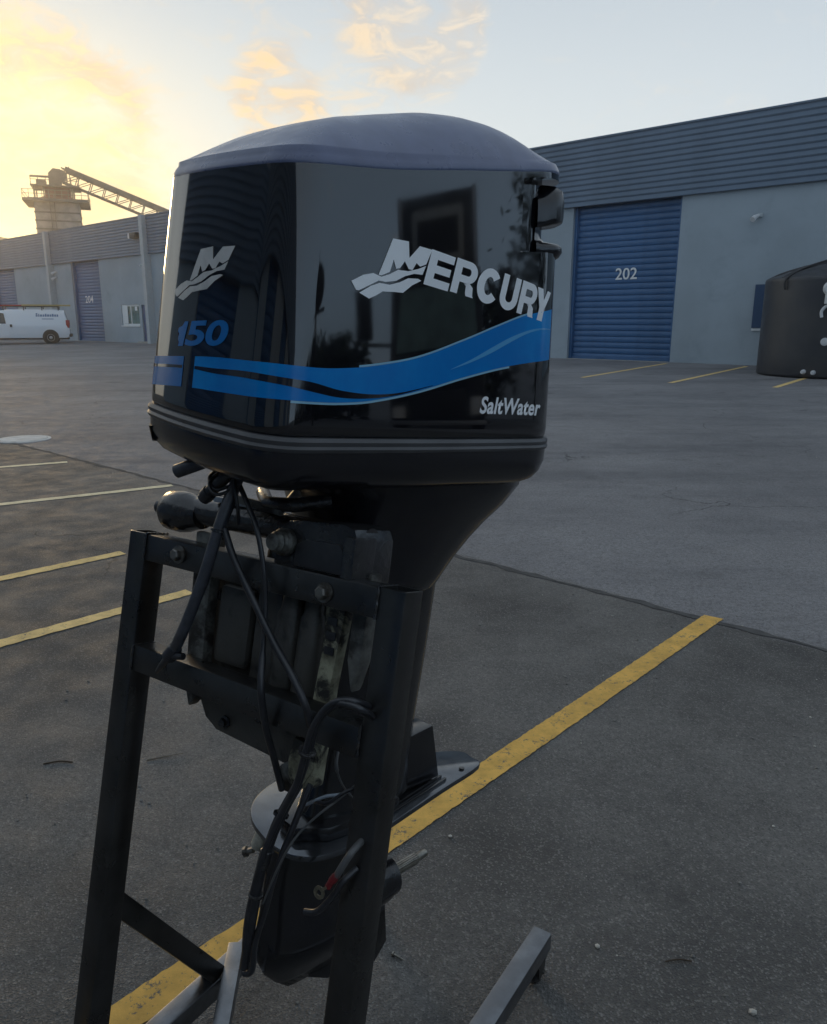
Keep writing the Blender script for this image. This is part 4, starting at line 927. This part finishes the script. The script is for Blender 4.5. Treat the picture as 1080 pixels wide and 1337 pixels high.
def glyph(ch):
    V, Fc = [], []
    def add(vs, fs):
        o = len(V); V.extend(vs); Fc.extend([tuple(i + o for i in f) for f in fs])
    def poly(*p): add(list(p), [tuple(range(len(p)))])
    if ch == 'E': poly((0, 0), (.32, 0), (.32, 1), (0, 1)); poly((.32, 0), (1, 0), (1, .23), (.32, .23)); poly((.32, .39), (.94, .39), (.94, .61), (.32, .61)); poly((.32, .77), (1, .77), (1, 1), (.32, 1))
    if ch == 'R':
        poly((0, 0), (.30, 0), (.30, 1), (0, 1)); poly((.30, .79), (.60, .79), (.60, 1), (.30, 1)); poly((.30, .36), (.60, .36), (.60, .57), (.30, .57))
        add(*ringstrip(.60, .68, (.38, .32), (.10, .11), -90, 90)); poly((.46, .36), (.74, .38), (.90, .28), (.95, .06), (1.0, 0), (.68, 0), (.63, .08), (.60, .28), (.46, .36))
    if ch == 'C': add(*ringstrip(.5, .5, (.5, .5), (.19, .26), 38, 322, 26))
    if ch == 'U':
        poly((0, .36), (.31, .36), (.31, 1), (0, 1)); poly((.69, .36), (1, .36), (1, 1), (.69, 1)); add(*ringstrip(.5, .36, (.5, .36), (.19, .13), 180, 360, 18))
    if ch == 'Y': poly((0, 1), (.35, 1), (.52, .66), (.68, 1), (1, 1), (.66, .40), (.66, 0), (.34, 0), (.34, .40))
    return V, Fc
for ch, y0, y1, zb_, zt_ in (('E', 0.017, 0.073, 0.473, 0.526), ('R', 0.078, 0.134, 0.470, 0.523), ('C', 0.136, 0.195, 0.464, 0.521), ('U', 0.198, 0.247, 0.460, 0.517), ('R', 0.252, 0.301, 0.457, 0.513), ('Y', 0.297, 0.346, 0.453, 0.508)):
    gv, gf = glyph(ch); w_ = y1 - y0
    lay('letter', MB().add([(y0 + v[0] * w_ + v[1] * (zt_ - zb_) * 0.30, zb_ + v[1] * (zt_ - zb_) - v[0] * 0.004, 0) for v in gv], gf), M['white_decal'], lambda a, b: (SY(a), b))
tm = fit_text(text_mesh('SaltWater', 1, 0.22, 0.026, 1.04), 0.166, 0.342, 0.0, 1.0)
lay('lettering', MB().add([(v[0], 0.2835 + v[1] * 0.029 - (v[0] - 0.166) * 0.0, 0) for v in tm.v], tm.f), M['white_decal'], lambda a, b: (SY(a), b))
for ch, x0, x1 in (('1', -0.062, -0.022), ('5', -0.026, 0.028), ('0', 0.030, 0.084)):
    if ch == '1': gv = [(.38, 0), (.80, 0), (.80, 1), (.50, 1), (.40, .84), (.10, .76), (.10, .60), (.38, .64)]; gf = [tuple(range(8))]
    else: tm = fit_text(text_mesh(ch, 1, 0.0, 0.03), 0, 1, 0, 1); gv, gf = [(v[0], v[1]) for v in tm.v], tm.f
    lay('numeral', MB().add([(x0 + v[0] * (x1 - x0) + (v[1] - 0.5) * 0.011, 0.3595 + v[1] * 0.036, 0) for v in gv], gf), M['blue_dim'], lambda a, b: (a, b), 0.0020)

# ---- mid section and leg
def egg(z, yf, yr, hw, n=28, p=2.6):
    out = []
    ym, hy = (yf + yr) / 2, (yr - yf) / 2
    for i in range(n):
        a = 2 * pi * i / n; c, s = cos(a), sin(a)
        out.append((hw * (abs(c) ** (2 / p)) * (1 if c >= 0 else -1), ym + hy * (abs(s) ** (2 / p)) * (1 if s >= 0 else -1), z))
    return out
obj('mid_housing', MB().loft([egg(0.185, -0.02, 0.474, 0.184), egg(0.145, -0.02, 0.465, 0.181), egg(0.105, -0.01, 0.432, 0.163), egg(0.07, 0.0, 0.392, 0.142), egg(0.04, 0.0, 0.362, 0.128), egg(0.0, 0.0, 0.328, 0.112), egg(-0.03, 0.0, 0.304, 0.104), egg(-0.055, 0.0, 0.284, 0.098), egg(-0.062, 0.02, 0.27, 0.088)], True, True, True), M['pan'], motor, True, angle=60)
obj('drive_leg', MB().loft([egg(-0.04, 0.02, 0.318, 0.060, p=2.2), egg(-0.20, 0.03, 0.302, 0.052, p=2.2), egg(-0.36, 0.035, 0.280, 0.047, p=2.2), egg(-0.42, 0.02, 0.275, 0.05, p=2.2), egg(-0.50, 0.0, 0.27, 0.058, p=2.2)], True, True, True), M['leg'], motor, True, angle=60)
obj('splash_block', MB().add([(-0.034, 0.17, -0.395), (0.034, 0.17, -0.395), (0.026, 0.325, -0.384), (-0.026, 0.325, -0.384), (-0.040, 0.10, -0.508), (0.040, 0.10, -0.508), (0.028, 0.352, -0.508), (-0.028, 0.352, -0.508)], [(0, 1, 2, 3), (7, 6, 5, 4), (0, 4, 5, 1), (1, 5, 6, 2), (2, 6, 7, 3), (3, 7, 4, 0)]), M['leg'], motor, bevel=0.005)
ol = [(0.0, -0.065), (0.055, -0.055), (0.090, -0.02), (0.102, 0.05), (0.098, 0.12), (0.088, 0.18), (0.062, 0.33), (0.038, 0.473), (0.0, 0.488), (-0.037, 0.488), (-0.080, 0.42), (-0.150, 0.28), (-0.185, 0.14), (-0.178, 0.06), (-0.140, -0.01), (-0.08, -0.05)]
ol = [(p.x, p.y) for p in smooth_path([(x_, y_, 0) for x_, y_ in ol + ol[:1]], 4)[:-1]]
cp = obj('anti_ventilation_plate', MB().prism(ol, -0.527, -0.515, 2), M['plate_gloss'], motor, bevel=0.004)
for x_ in (0.046, 0.060): obj('plate_ridge', MB().bar((x_ + 0.02, 0.12, -0.512), (x_ - 0.02, 0.36, -0.512), 0.006, 0.008), M['leg'], cp, bevel=0.002)
obj('plate_step', MB().prism([(0.03, -0.03), (0.068, 0.02), (0.078, 0.10), (0.066, 0.20), (-0.055, 0.20), (-0.07, 0.10), (-0.055, 0.02), (-0.02, -0.03)], -0.5155, -0.486, 2), M['leg'], cp, bevel=0.008)
obj('plate_screw', MB().cyl((0.028, 0.425, -0.516), (0.028, 0.425, -0.511), 0.006, 10), M['greasy'], cp, True)
def tl(v): return Vector((v.x, v.y, v.z + 0.05 * v.y))
obj('gearcase', MB().loft([egg(-0.52, -0.06, 0.24, 0.055, p=2.0), egg(-0.55, -0.066, 0.232, 0.047, p=2.0), egg(-0.61, -0.072, 0.222, 0.044, p=2.0), egg(-0.66, -0.078, 0.216, 0.047, p=2.0), egg(-0.695, -0.084, 0.214, 0.053, p=2.0), egg(-0.725, -0.086, 0.213, 0.055, p=2.0), egg(-0.755, -0.080, 0.212, 0.050, p=2.0), egg(-0.785, -0.066, 0.210, 0.036, p=2.0), egg(-0.815, -0.040, 0.208, 0.016, p=2.0), egg(-0.84, -0.01, 0.206, 0.006, p=2.0)], True, True, True), M['leg'], motor, True, angle=70)
tp = obj('torpedo', MB().lathe([(-0.084, 0.004), (-0.078, 0.016), (-0.060, 0.031), (-0.028, 0.042), (0.02, 0.047), (0.10, 0.049), (0.17, 0.049), (0.215, 0.047), (0.225, 0.045)], (0, 0, -0.722), (0, 1, 0), 32).map(tl), M['leg'], motor, True, angle=50)
obj('bearing_carrier', MB().lathe([(0.224, 0.040), (0.226, 0.043), (0.244, 0.042), (0.248, 0.034), (0.249, 0.016)], (0, 0, -0.722), (0, 1, 0), 28).map(tl), M['greasy'], tp, True, angle=40)
ps = MB()
for sgn in range(14):
    a = 2 * pi * sgn / 14; ps.bar((0.0108 * cos(a), 0.262, -0.722 + 0.0108 * sin(a)), (0.0108 * cos(a), 0.325, -0.722 + 0.0108 * sin(a)), 0.0026, 0.0020)
sf = obj('prop_shaft', MB().lathe([(0.24, 0.013), (0.262, 0.0125), (0.264, 0.0105), (0.325, 0.0105), (0.328, 0.0088), (0.350, 0.0088), (0.355, 0.0078), (0.3555, 0.0)], (0, 0, -0.722), (0, 1, 0), 24).map(tl), M['shaft'], tp, True, angle=40)
obj('splines', ps.map(tl), M['shaft'], sf)
obj('skeg', MB().add([(-0.010, -0.075, -0.755), (0.010, -0.075, -0.755), (0.012, 0.225, -0.745), (-0.012, 0.225, -0.745), (-0.004, -0.050, -0.792), (0.004, -0.050, -0.792), (0.004, 0.085, -0.872), (-0.004, 0.085, -0.872), (0.004, 0.215, -0.900), (-0.004, 0.215, -0.900), (0.005, 0.245, -0.865), (-0.005, 0.245, -0.865)],
   [(0, 1, 5, 4), (1, 2, 6, 5), (0, 4, 7, 3), (4, 5, 6, 7), (2, 10, 8, 6), (3, 7, 9, 11), (6, 8, 9, 7), (8, 10, 11, 9), (2, 3, 11, 10), (0, 3, 2, 1)]), M['leg'], motor, bevel=0.002)
an = obj('anode', MB().lathe([(0, 0.012), (0.03, 0.014), (0.038, 0.010)], (-0.056, -0.040, -0.526), (-0.05, -0.35, -1), 14), M['anode'], motor, True)
obj('anode_bolt', MB().lathe([(0, 0.006), (0.012, 0.006), (0.014, 0.010), (0.020, 0.010)], (-0.060, -0.058, -0.563), (-0.75, -0.5, -0.4), 8), M['zinc'], an)

# ---- clamp bracket, tilt tube, trim unit (built in the leaning frame of the stand)
def sobj(name, mb, m, parent=motor, **kw): return obj(name, mb.map(lambda v: SJ(*v)), m, parent, **kw)
tt = sobj('tilt_tube', MB().lathe([(0.10, 0.024), (0.50, 0.024)], (0, 0.055, 1.335), (1, 0, 0), 24), M['greasy'], smooth=True)
sobj('tube_nut', MB().lathe([(0.030, 0.016), (0.036, 0.030), (0.046, 0.037), (0.075, 0.0385), (0.092, 0.036), (0.112, 0.029), (0.128, 0.026)], (0, 0.055, 1.327), (1, 0.0, 0.02), 28), M['greasy'], tt, smooth=True)
sobj('grease_nipple', MB().cyl((0.006, 0.055, 1.329), (0.034, 0.055, 1.329), 0.0125, 14), M['hose'], tt, smooth=True)
br = sobj('clamp_bracket', MB().prism([(0.344, 1.270), (0.344, 1.318), (0.350, 1.340), (0.366, 1.352), (0.400, 1.357), (0.478, 1.362), (0.498, 1.356), (0.506, 1.340), (0.507, 1.270)], 0.012, 0.11, 1).map(lambda v: Vector((v.x, v.y, v.z))), M['greasy'], bevel=0.006)
sobj('bracket_recess', MB().prism([(0.392, 1.285), (0.392, 1.318), (0.410, 1.328), (0.476, 1.330), (0.488, 1.318), (0.488, 1.285)], 0.006, 0.0125, 1), M['hose'], br, bevel=0.002)
nt = sobj('pivot_nut', MB().lathe([(0, 0.022), (0.010, 0.022), (0.014, 0.018), (0.016, 0.019), (0.020, 0.016), (0.024, 0.017), (0.028, 0.013), (0.033, 0.013), (0.034, 0.0)], (0.367, 0.012, 1.318), (0, -1, 0), 24), M['grimy'], br, smooth=True)
sobj('bracket_arm', MB().box(0.486, 0.508, 0.004, 0.06, 1.235, 1.345), M['greasy'], br, bevel=0.004)
sobj('clamp_slab', MB().prism([(0.118, 1.300), (0.172, 1.300), (0.168, 1.150), (0.176, 1.020), (0.150, 0.985), (0.136, 1.020), (0.128, 1.120)], 0.050, 0.075, 1), M['grimy'], bevel=0.005)
sobj('clamp_slab', MB().prism([(0.430, 1.300), (0.476, 1.300), (0.472, 1.21), (0.462, 1.10), (0.456, 0.935), (0.420, 0.925), (0.428, 1.05), (0.436, 1.16)], 0.048, 0.073, 1), M['oldpaint'], bevel=0.005)
for k_ in (1.205, 1.182, 1.158): sobj('slot', MB().box(0.443, 0.462, 0.045, 0.0475, k_ - 0.007, k_ + 0.006), M['hose'], motor, bevel=0.002)
sobj('bracket_leg', MB().prism([(0.484, 1.290), (0.514, 1.290), (0.512, 1.150), (0.500, 1.100), (0.486, 1.150)], 0.050, 0.08, 1), M['grimy'], bevel=0.005)
tp_ = sobj('transom_plate', MB().prism([(0.120, 1.245), (0.425, 1.245), (0.432, 0.930), (0.388, 0.934), (0.290, 0.940), (0.191, 0.946), (0.160, 0.962), (0.140, 0.992), (0.128, 1.05)], 0.085, 0.105, 1), M['plate'], bevel=0.006)
for i0, i1, k0, k1 in ((0.182, 0.262, 1.075, 1.215), (0.272, 0.330, 1.060, 1.230)): sobj('trim_pump', MB().box(i0, i1, 0.062, 0.086, k0, k1), M['plate'], tp_, bevel=0.012)
for i_, r_ in ((0.352, 0.024), (0.398, 0.021)):
    sobj('trim_ram', MB().lathe([(0, r_ * .7), (0.01, r_), (0.15, r_), (0.16, r_ * .8), (0.24, r_ * .55)], (i_, 0.062, 1.045), (0.02, 0, 1), 20), M['plate'], tp_, smooth=True)
for i_, k_ in ((0.205, 1.02), (0.30, 1.00), (0.170, 1.19), (0.215, 0.968)): sobj('plate_bolt', MB().lathe([(0, 0.012), (0.004, 0.012), (0.005, 0.008), (0.012, 0.008), (0.012, 0)], (i_, 0.084, k_), (0, -1, 0), 6), M['greasy'], tp_)
sobj('plate_rib', MB().bar((0.145, 0.080, 1.055), (0.420, 0.080, 1.040), 0.012, 0.010), M['plate'], tp_, bevel=0.003)
sobj('anchor_bracket', MB().prism([(0.405, 1.005), (0.448, 1.0), (0.452, 0.965), (0.430, 0.925), (0.405, 0.930), (0.398, 0.965)], 0.045, 0.07, 1), M['oldpaint'], bevel=0.004)
sobj('boss', MB().lathe([(0, 0.024), (0.03, 0.024), (0.034, 0.012), (0.034, 0.0)], (0.392, 0.09, 0.930), (0, -1, 0), 20), M['grimy'], smooth=True)
sobj('swivel_bracket', MB().prism([(0.235, 1.30), (0.375, 1.30), (0.37, 1.05), (0.345, 0.93), (0.265, 0.93), (0.24, 1.05)], 0.106, 0.20, 1), M['leg'], bevel=0.02)
sobj('steering_arm', MB().tube([(0.24, 0.08, 1.385), (0.30, 0.03, 1.372), (0.36, 0.03, 1.376), (0.40, 0.07, 1.39)], 0.012, 10), M['greasy'], smooth=True)
sobj('shift_link', MB().bar((0.235, 0.02, 1.372), (0.335, 0.03, 1.362), 0.010, 0.014).bar((0.33, 0.03, 1.362), (0.345, 0.05, 1.40), 0.010, 0.012), M['grimy'], bevel=0.002)
sobj('cable_tray', MB().bar((0.17, 0.04, 1.363), (0.30, 0.06, 1.362), 0.016, 0.010), M['wire_white'], bevel=0.002)

# ---- hoses and wiring
def cable(name, pts, r, m, k=7, n=10, parent=motor): return sobj(name, MB().tube(smooth_path(pts, k), r, n), m, parent, smooth=True)
c1 = cable('control_cable', [(0.252, 0.02, 1.431), (0.279, -0.02, 1.41), (0.282, -0.04, 1.369), (0.277, -0.05, 1.319), (0.263, -0.05, 1.261), (0.242, -0.05, 1.192), (0.219, -0.045, 1.144), (0.189, -0.03, 1.107)], 0.0095, M['hose_grey'])
sobj('cable_end', MB().lathe([(-0.004, 0.010), (0.0, 0.0125), (0.024, 0.0125), (0.026, 0.007), (0.05, 0.006), (0.07, 0.003)], (0.191, -0.031, 1.109), (-0.65, 0.1, -0.72), 12), M['hose'], c1, smooth=True)
sobj('cable_clip', MB().lathe([(0, 0.007), (0.022, 0.006)], (0.192, -0.032, 1.098), (0.9, 0, 0.15), 8), M['hose'], c1, smooth=True)
cable('control_cable', [(0.262, 0.03, 1.431), (0.272, -0.01, 1.405), (0.268, -0.02, 1.36), (0.268, -0.04, 1.31), (0.256, -0.04, 1.25), (0.236, -0.04, 1.19), (0.214, -0.035, 1.145), (0.190, -0.025, 1.11)], 0.0062, M['hose'])
cable('wire', [(0.272, -0.02, 1.409), (0.312, -0.03, 1.373), (0.345, -0.035, 1.335), (0.364, -0.03, 1.278), (0.369, -0.02, 1.218), (0.375, -0.02, 1.147), (0.39, -0.03, 1.092), (0.392, -0.01, 1.028), (0.391, 0.02, 0.971), (0.39, 0.05, 0.912)], [0.0042] * 36 + [0.0058] * 28, M['hose'])
cable('wire', [(0.286, -0.045, 1.326), (0.309, -0.04, 1.283), (0.35, -0.03, 1.225), (0.392, -0.02, 1.168), (0.44, -0.02, 1.124), (0.471, -0.02, 1.088), (0.472, 0.0, 1.049)], 0.0058, M['hose'])
cable('battery_cable', [(0.561, 0.06, 1.068), (0.588, -0.03, 1.111), (0.571, -0.05, 1.121), (0.545, -0.05, 1.112), (0.522, -0.05, 1.081), (0.506, -0.04, 1.033), (0.487, -0.03, 0.978), (0.459, -0.02, 0.919), (0.438, -0.02, 0.858), (0.417, -0.01, 0.785), (0.406, 0, 0.714), (0.394, 0.02, 0.64)], 0.0050, M['hose'])
cable('battery_cable', [(0.559, 0.06, 1.085), (0.576, -0.03, 1.121), (0.557, -0.05, 1.123), (0.536, -0.055, 1.106), (0.518, -0.055, 1.073), (0.506, -0.05, 1.03), (0.489, -0.04, 0.976), (0.459, -0.03, 0.916), (0.436, -0.03, 0.848), (0.416, -0.02, 0.776), (0.403, -0.01, 0.711), (0.382, 0.02, 0.631)], 0.0050, M['hose'])
cable('cable_bundle', [(0.455, 0.01, 0.955), (0.443, -0.01, 0.904), (0.437, -0.02, 0.863), (0.426, -0.02, 0.811), (0.413, -0.01, 0.74), (0.393, 0.01, 0.666), (0.383, 0.02, 0.622)], 0.0080, M['hose'])
cable('cable_bundle', [(0.470, 0.02, 0.955), (0.462, 0.0, 0.89), (0.448, -0.01, 0.82), (0.428, 0.0, 0.745), (0.408, 0.01, 0.68), (0.400, 0.02, 0.625), (0.385, 0.02, 0.612)], 0.0052, M['hose'])
for q_, d_, r_ in (((0.4435, -0.0095, 0.907), (-0.14, -0.2, -0.97), 0.0125), ((0.4185, -0.0155, 0.772), (-0.2, 0.1, -0.97), 0.0115), ((0.2775, -0.0485, 1.322), (-0.1, -0.1, -1), 0.0125), ((0.5065, -0.046, 1.033), (-0.3, 0.15, -0.95), 0.0135)):
    sobj('cable_tie', MB().lathe([(-0.0025, r_ - 0.001), (-0.002, r_), (0.002, r_), (0.0025, r_ - 0.001)], q_, d_, 16), M['greasy'], smooth=True)
sobj('tape_wrap', MB().lathe([(-0.016, 0.0085), (-0.014, 0.0105), (0.0, 0.0108), (0.012, 0.0103), (0.016, 0.0085)], (0.4315, -0.02, 0.836), (-0.17, 0.0, -0.98), 14), M['greasy'], smooth=True)
cable('battery_cable', [(0.574, 0.08, 0.899), (0.586, 0.02, 0.915), (0.591, -0.02, 0.91), (0.584, -0.03, 0.89), (0.575, -0.03, 0.87)], 0.0052, M['wire_grey'])
rb = cable('terminal_boot', [(0.577, -0.03, 0.874), (0.568, -0.03, 0.860), (0.562, -0.03, 0.848)], [0.0052] * 4 + [0.006] * 4 + [0.005] * 7, M['red'])
rt = MB()
for k_ in range(24):
    pass
ctr = Vector((0.549, -0.031, 0.835)); ringpts = [[ctr + Vector((cos(2 * pi * q / 24) * r_, y_, sin(2 * pi * q / 24) * r_)) for q in range(24)] for r_, y_ in ((0.0045, -0.0012), (0.0095, -0.0012), (0.0095, 0.0012), (0.0045, 0.0012), (0.0045, -0.0012))]
sobj('ring_terminal', rt.loft(ringpts, True).bar((0.556, -0.031, 0.843), (0.563, -0.031, 0.850), 0.009, 0.004), M['brass'], rb, smooth=True)
cable('battery_cable', [(0.588, 0.0, 0.875), (0.58, -0.02, 0.86), (0.569, -0.02, 0.839), (0.555, -0.02, 0.816), (0.54, -0.02, 0.798), (0.52, -0.02, 0.790)], 0.0048, M['hose'])
cable('wire', [(0.52, 0.08, 0.96), (0.523, 0.02, 0.947), (0.51, 0.0, 0.929), (0.488, -0.01, 0.899), (0.476, -0.02, 0.872), (0.458, -0.02, 0.829), (0.430, -0.01, 0.76)], 0.0018, M['wire_grey'])
cable('wire', [(0.560, 0.06, 0.985), (0.535, 0.02, 0.963), (0.501, 0.02, 0.946), (0.459, 0.03, 0.916)], 0.0026, M['wire_white'])
cable('wire', [(0.565, 0.06, 0.980), (0.540, 0.02, 0.968), (0.510, 0.015, 0.940), (0.470, 0.03, 0.925), (0.45, 0.04, 0.90)], 0.0030, M['hose'])
cable('wire', [(0.478, 0.07, 1.005), (0.492, 0.05, 0.985), (0.500, 0.06, 0.955), (0.51, 0.08, 0.93)], [0.003] * 10 + [0.0015] * 12, M['wire_grey'])
h1 = cable('fuel_hose', [(0.180, -0.062, 1.405), (0.22, -0.05, 1.424), (0.245, -0.03, 1.441), (0.272, 0.02, 1.458)], 0.0115, M['hose_grey'], n=14)
sobj('hose_bore', MB().cyl((0.1795, -0.0622, 1.4047), (0.1785, -0.0626, 1.4042), 0.0085, 14), M['black_trim'], h1)
h2 = cable('fuel_hose', [(0.226, -0.041, 1.366), (0.251, -0.04, 1.391), (0.268, -0.03, 1.413), (0.275, 0.01, 1.445)], 0.0105, M['hose'], n=14)
sobj('hose_clip', MB().lathe([(0, 0.0125), (0.012, 0.0125)], (0.231, -0.041, 1.371), (0.6, 0, 0.6), 14), M['hose'], h2, smooth=True)
bo = MB(); path = smooth_path([(0.247, -0.022, 1.434), (0.262, 0.0, 1.446), (0.285, 0.04, 1.455)], 8)
bo.tube(path, [0.019 + 0.003 * (i % 2) for i in range(len(path))], 16)
sobj('harness_boot', bo, M['hose_grey'], smooth=True, angle=80)
for pts in ([(0.255, -0.02, 1.43), (0.24, -0.045, 1.405), (0.262, -0.05, 1.385), (0.285, -0.03, 1.40)], [(0.262, -0.02, 1.428), (0.247, -0.05, 1.398), (0.270, -0.055, 1.378), (0.292, -0.03, 1.395)], [(0.27, -0.02, 1.43), (0.293, -0.04, 1.395), (0.30, -0.035, 1.36), (0.290, -0.02, 1.335)]):
    cable('wire', pts, 0.0028, M['hose'])

# ------------------------------------------------------------------ loose bits on the ground
def rock(sz, seed):
    R_ = random.Random(seed); bm = bmesh.new(); bmesh.ops.create_icosphere(bm, subdivisions=1, radius=1)
    for v in bm.verts: v.co = v.co * R_.uniform(0.7, 1.15); v.co.z *= 0.6
    mb = MB(); mb.add([v.co * sz for v in bm.verts], [tuple(v.index for v in f.verts) for f in bm.faces]); bm.free(); return mb
g = MB(); gw = MB(); R2 = random.Random(11)
for k in range(2600):
    if k < 1900: x_, y_ = R2.uniform(-1.6, 2.4), R2.uniform(0.9, 4.6)
    else: x_, y_ = R2.uniform(-5, 6), R2.uniform(3.5, 9)
    sz = min(0.0009 + R2.expovariate(1 / 0.0013), 0.0065); r_ = rock(sz, k); z_ = gz(x_, y_) + sz * 0.4
    (gw if R2.random() < 0.12 else g).add([(v[0] + x_, v[1] + y_, v[2] + z_) for v in r_.v], r_.f)
stuff(obj('gravel', g, M['stone'])); stuff(obj('pale_gravel', gw, M['stone_pale']))
for x_, y_, sz, lab in ((0.78, 1.437, 0.010, 'pale pebble on the asphalt near the bottom right corner'), (0.468, 1.627, 0.008, 'small pebble lying to the right of the stand rail end'), (0.115, 2.055, 0.0075, 'white pebble on the lower edge of the long yellow line'), (1.132, 2.107, 0.0065, 'small grey pebble out on the open asphalt right of the yellow line')):
    p = obj('pebble', rock(sz, int(x_ * 1000)), M['stone_pale']); p.location = (x_, y_, gz(x_, y_) + sz * 0.45); tag(p, lab, 'pebble')
t_ = obj('twig', MB().tube(smooth_path([(-0.06, -0.015, 0.003), (-0.02, 0.0, 0.004), (0.02, 0.012, 0.006), (0.06, 0.03, 0.005)], 5), [0.0022] * 10 + [0.0014] * 6, 6), M['twig']); t_.location = (-0.90, 2.49, 0); tag(t_, 'thin dry twig on the asphalt left of the stand', 'twig')
t_ = obj('twig', MB().tube(smooth_path([(-0.035, 0, 0.003), (0.0, 0.006, 0.004), (0.03, 0.0, 0.004)], 5), 0.0018, 6), M['leaf_dry']); t_.location = (0.66, 1.58, 0); tag(t_, 'short dark twig on the asphalt right of the caster', 'twig')
t_ = obj('twig', MB().tube(smooth_path([(-0.05, -0.01, 0.003), (0.0, 0.006, 0.004), (0.05, 0.0, 0.004)], 5), 0.0026, 6), M['leaf_dry']); t_.location = (-1.27, 2.46, 0); tag(t_, 'dark twig on the asphalt at the left edge', 'twig')
t_ = obj('screw', MB().lathe([(0, 0.006), (0.004, 0.006), (0.0045, 0.003), (0.03, 0.003), (0.034, 0.0)], (0, 0, 0.006), (0.8, -0.6, 0), 10), M['shaft'], smooth=True); t_.location = (-0.05, 1.60, 0); tag(t_, 'small bright screw on the asphalt behind the near stand post', 'screw')

# ------------------------------------------------------------------ added scattering volume: warm veil at left, imitating lens glare
hz = MB().box(-420, 420, -160, 420, -1.3, 33.0)
ho = obj('glare_haze', hz, M['roof']); ho.data.materials.clear()
hm = bpy.data.materials.new('glare_scatter'); hm.use_nodes = True; H_ = NT(hm.node_tree); H_.n.clear()
pv = H_.new('ShaderNodeVolumePrincipled'); pv.inputs['Color'].default_value = (0.96, 0.94, 0.90, 1); pv.inputs['Density'].default_value = 0.0015; pv.inputs['Anisotropy'].default_value = 0.80
ou = H_.new('ShaderNodeOutputMaterial'); H_.l.new(pv.outputs[0], ou.inputs['Volume']); ho.data.materials.append(hm); stuff(ho)
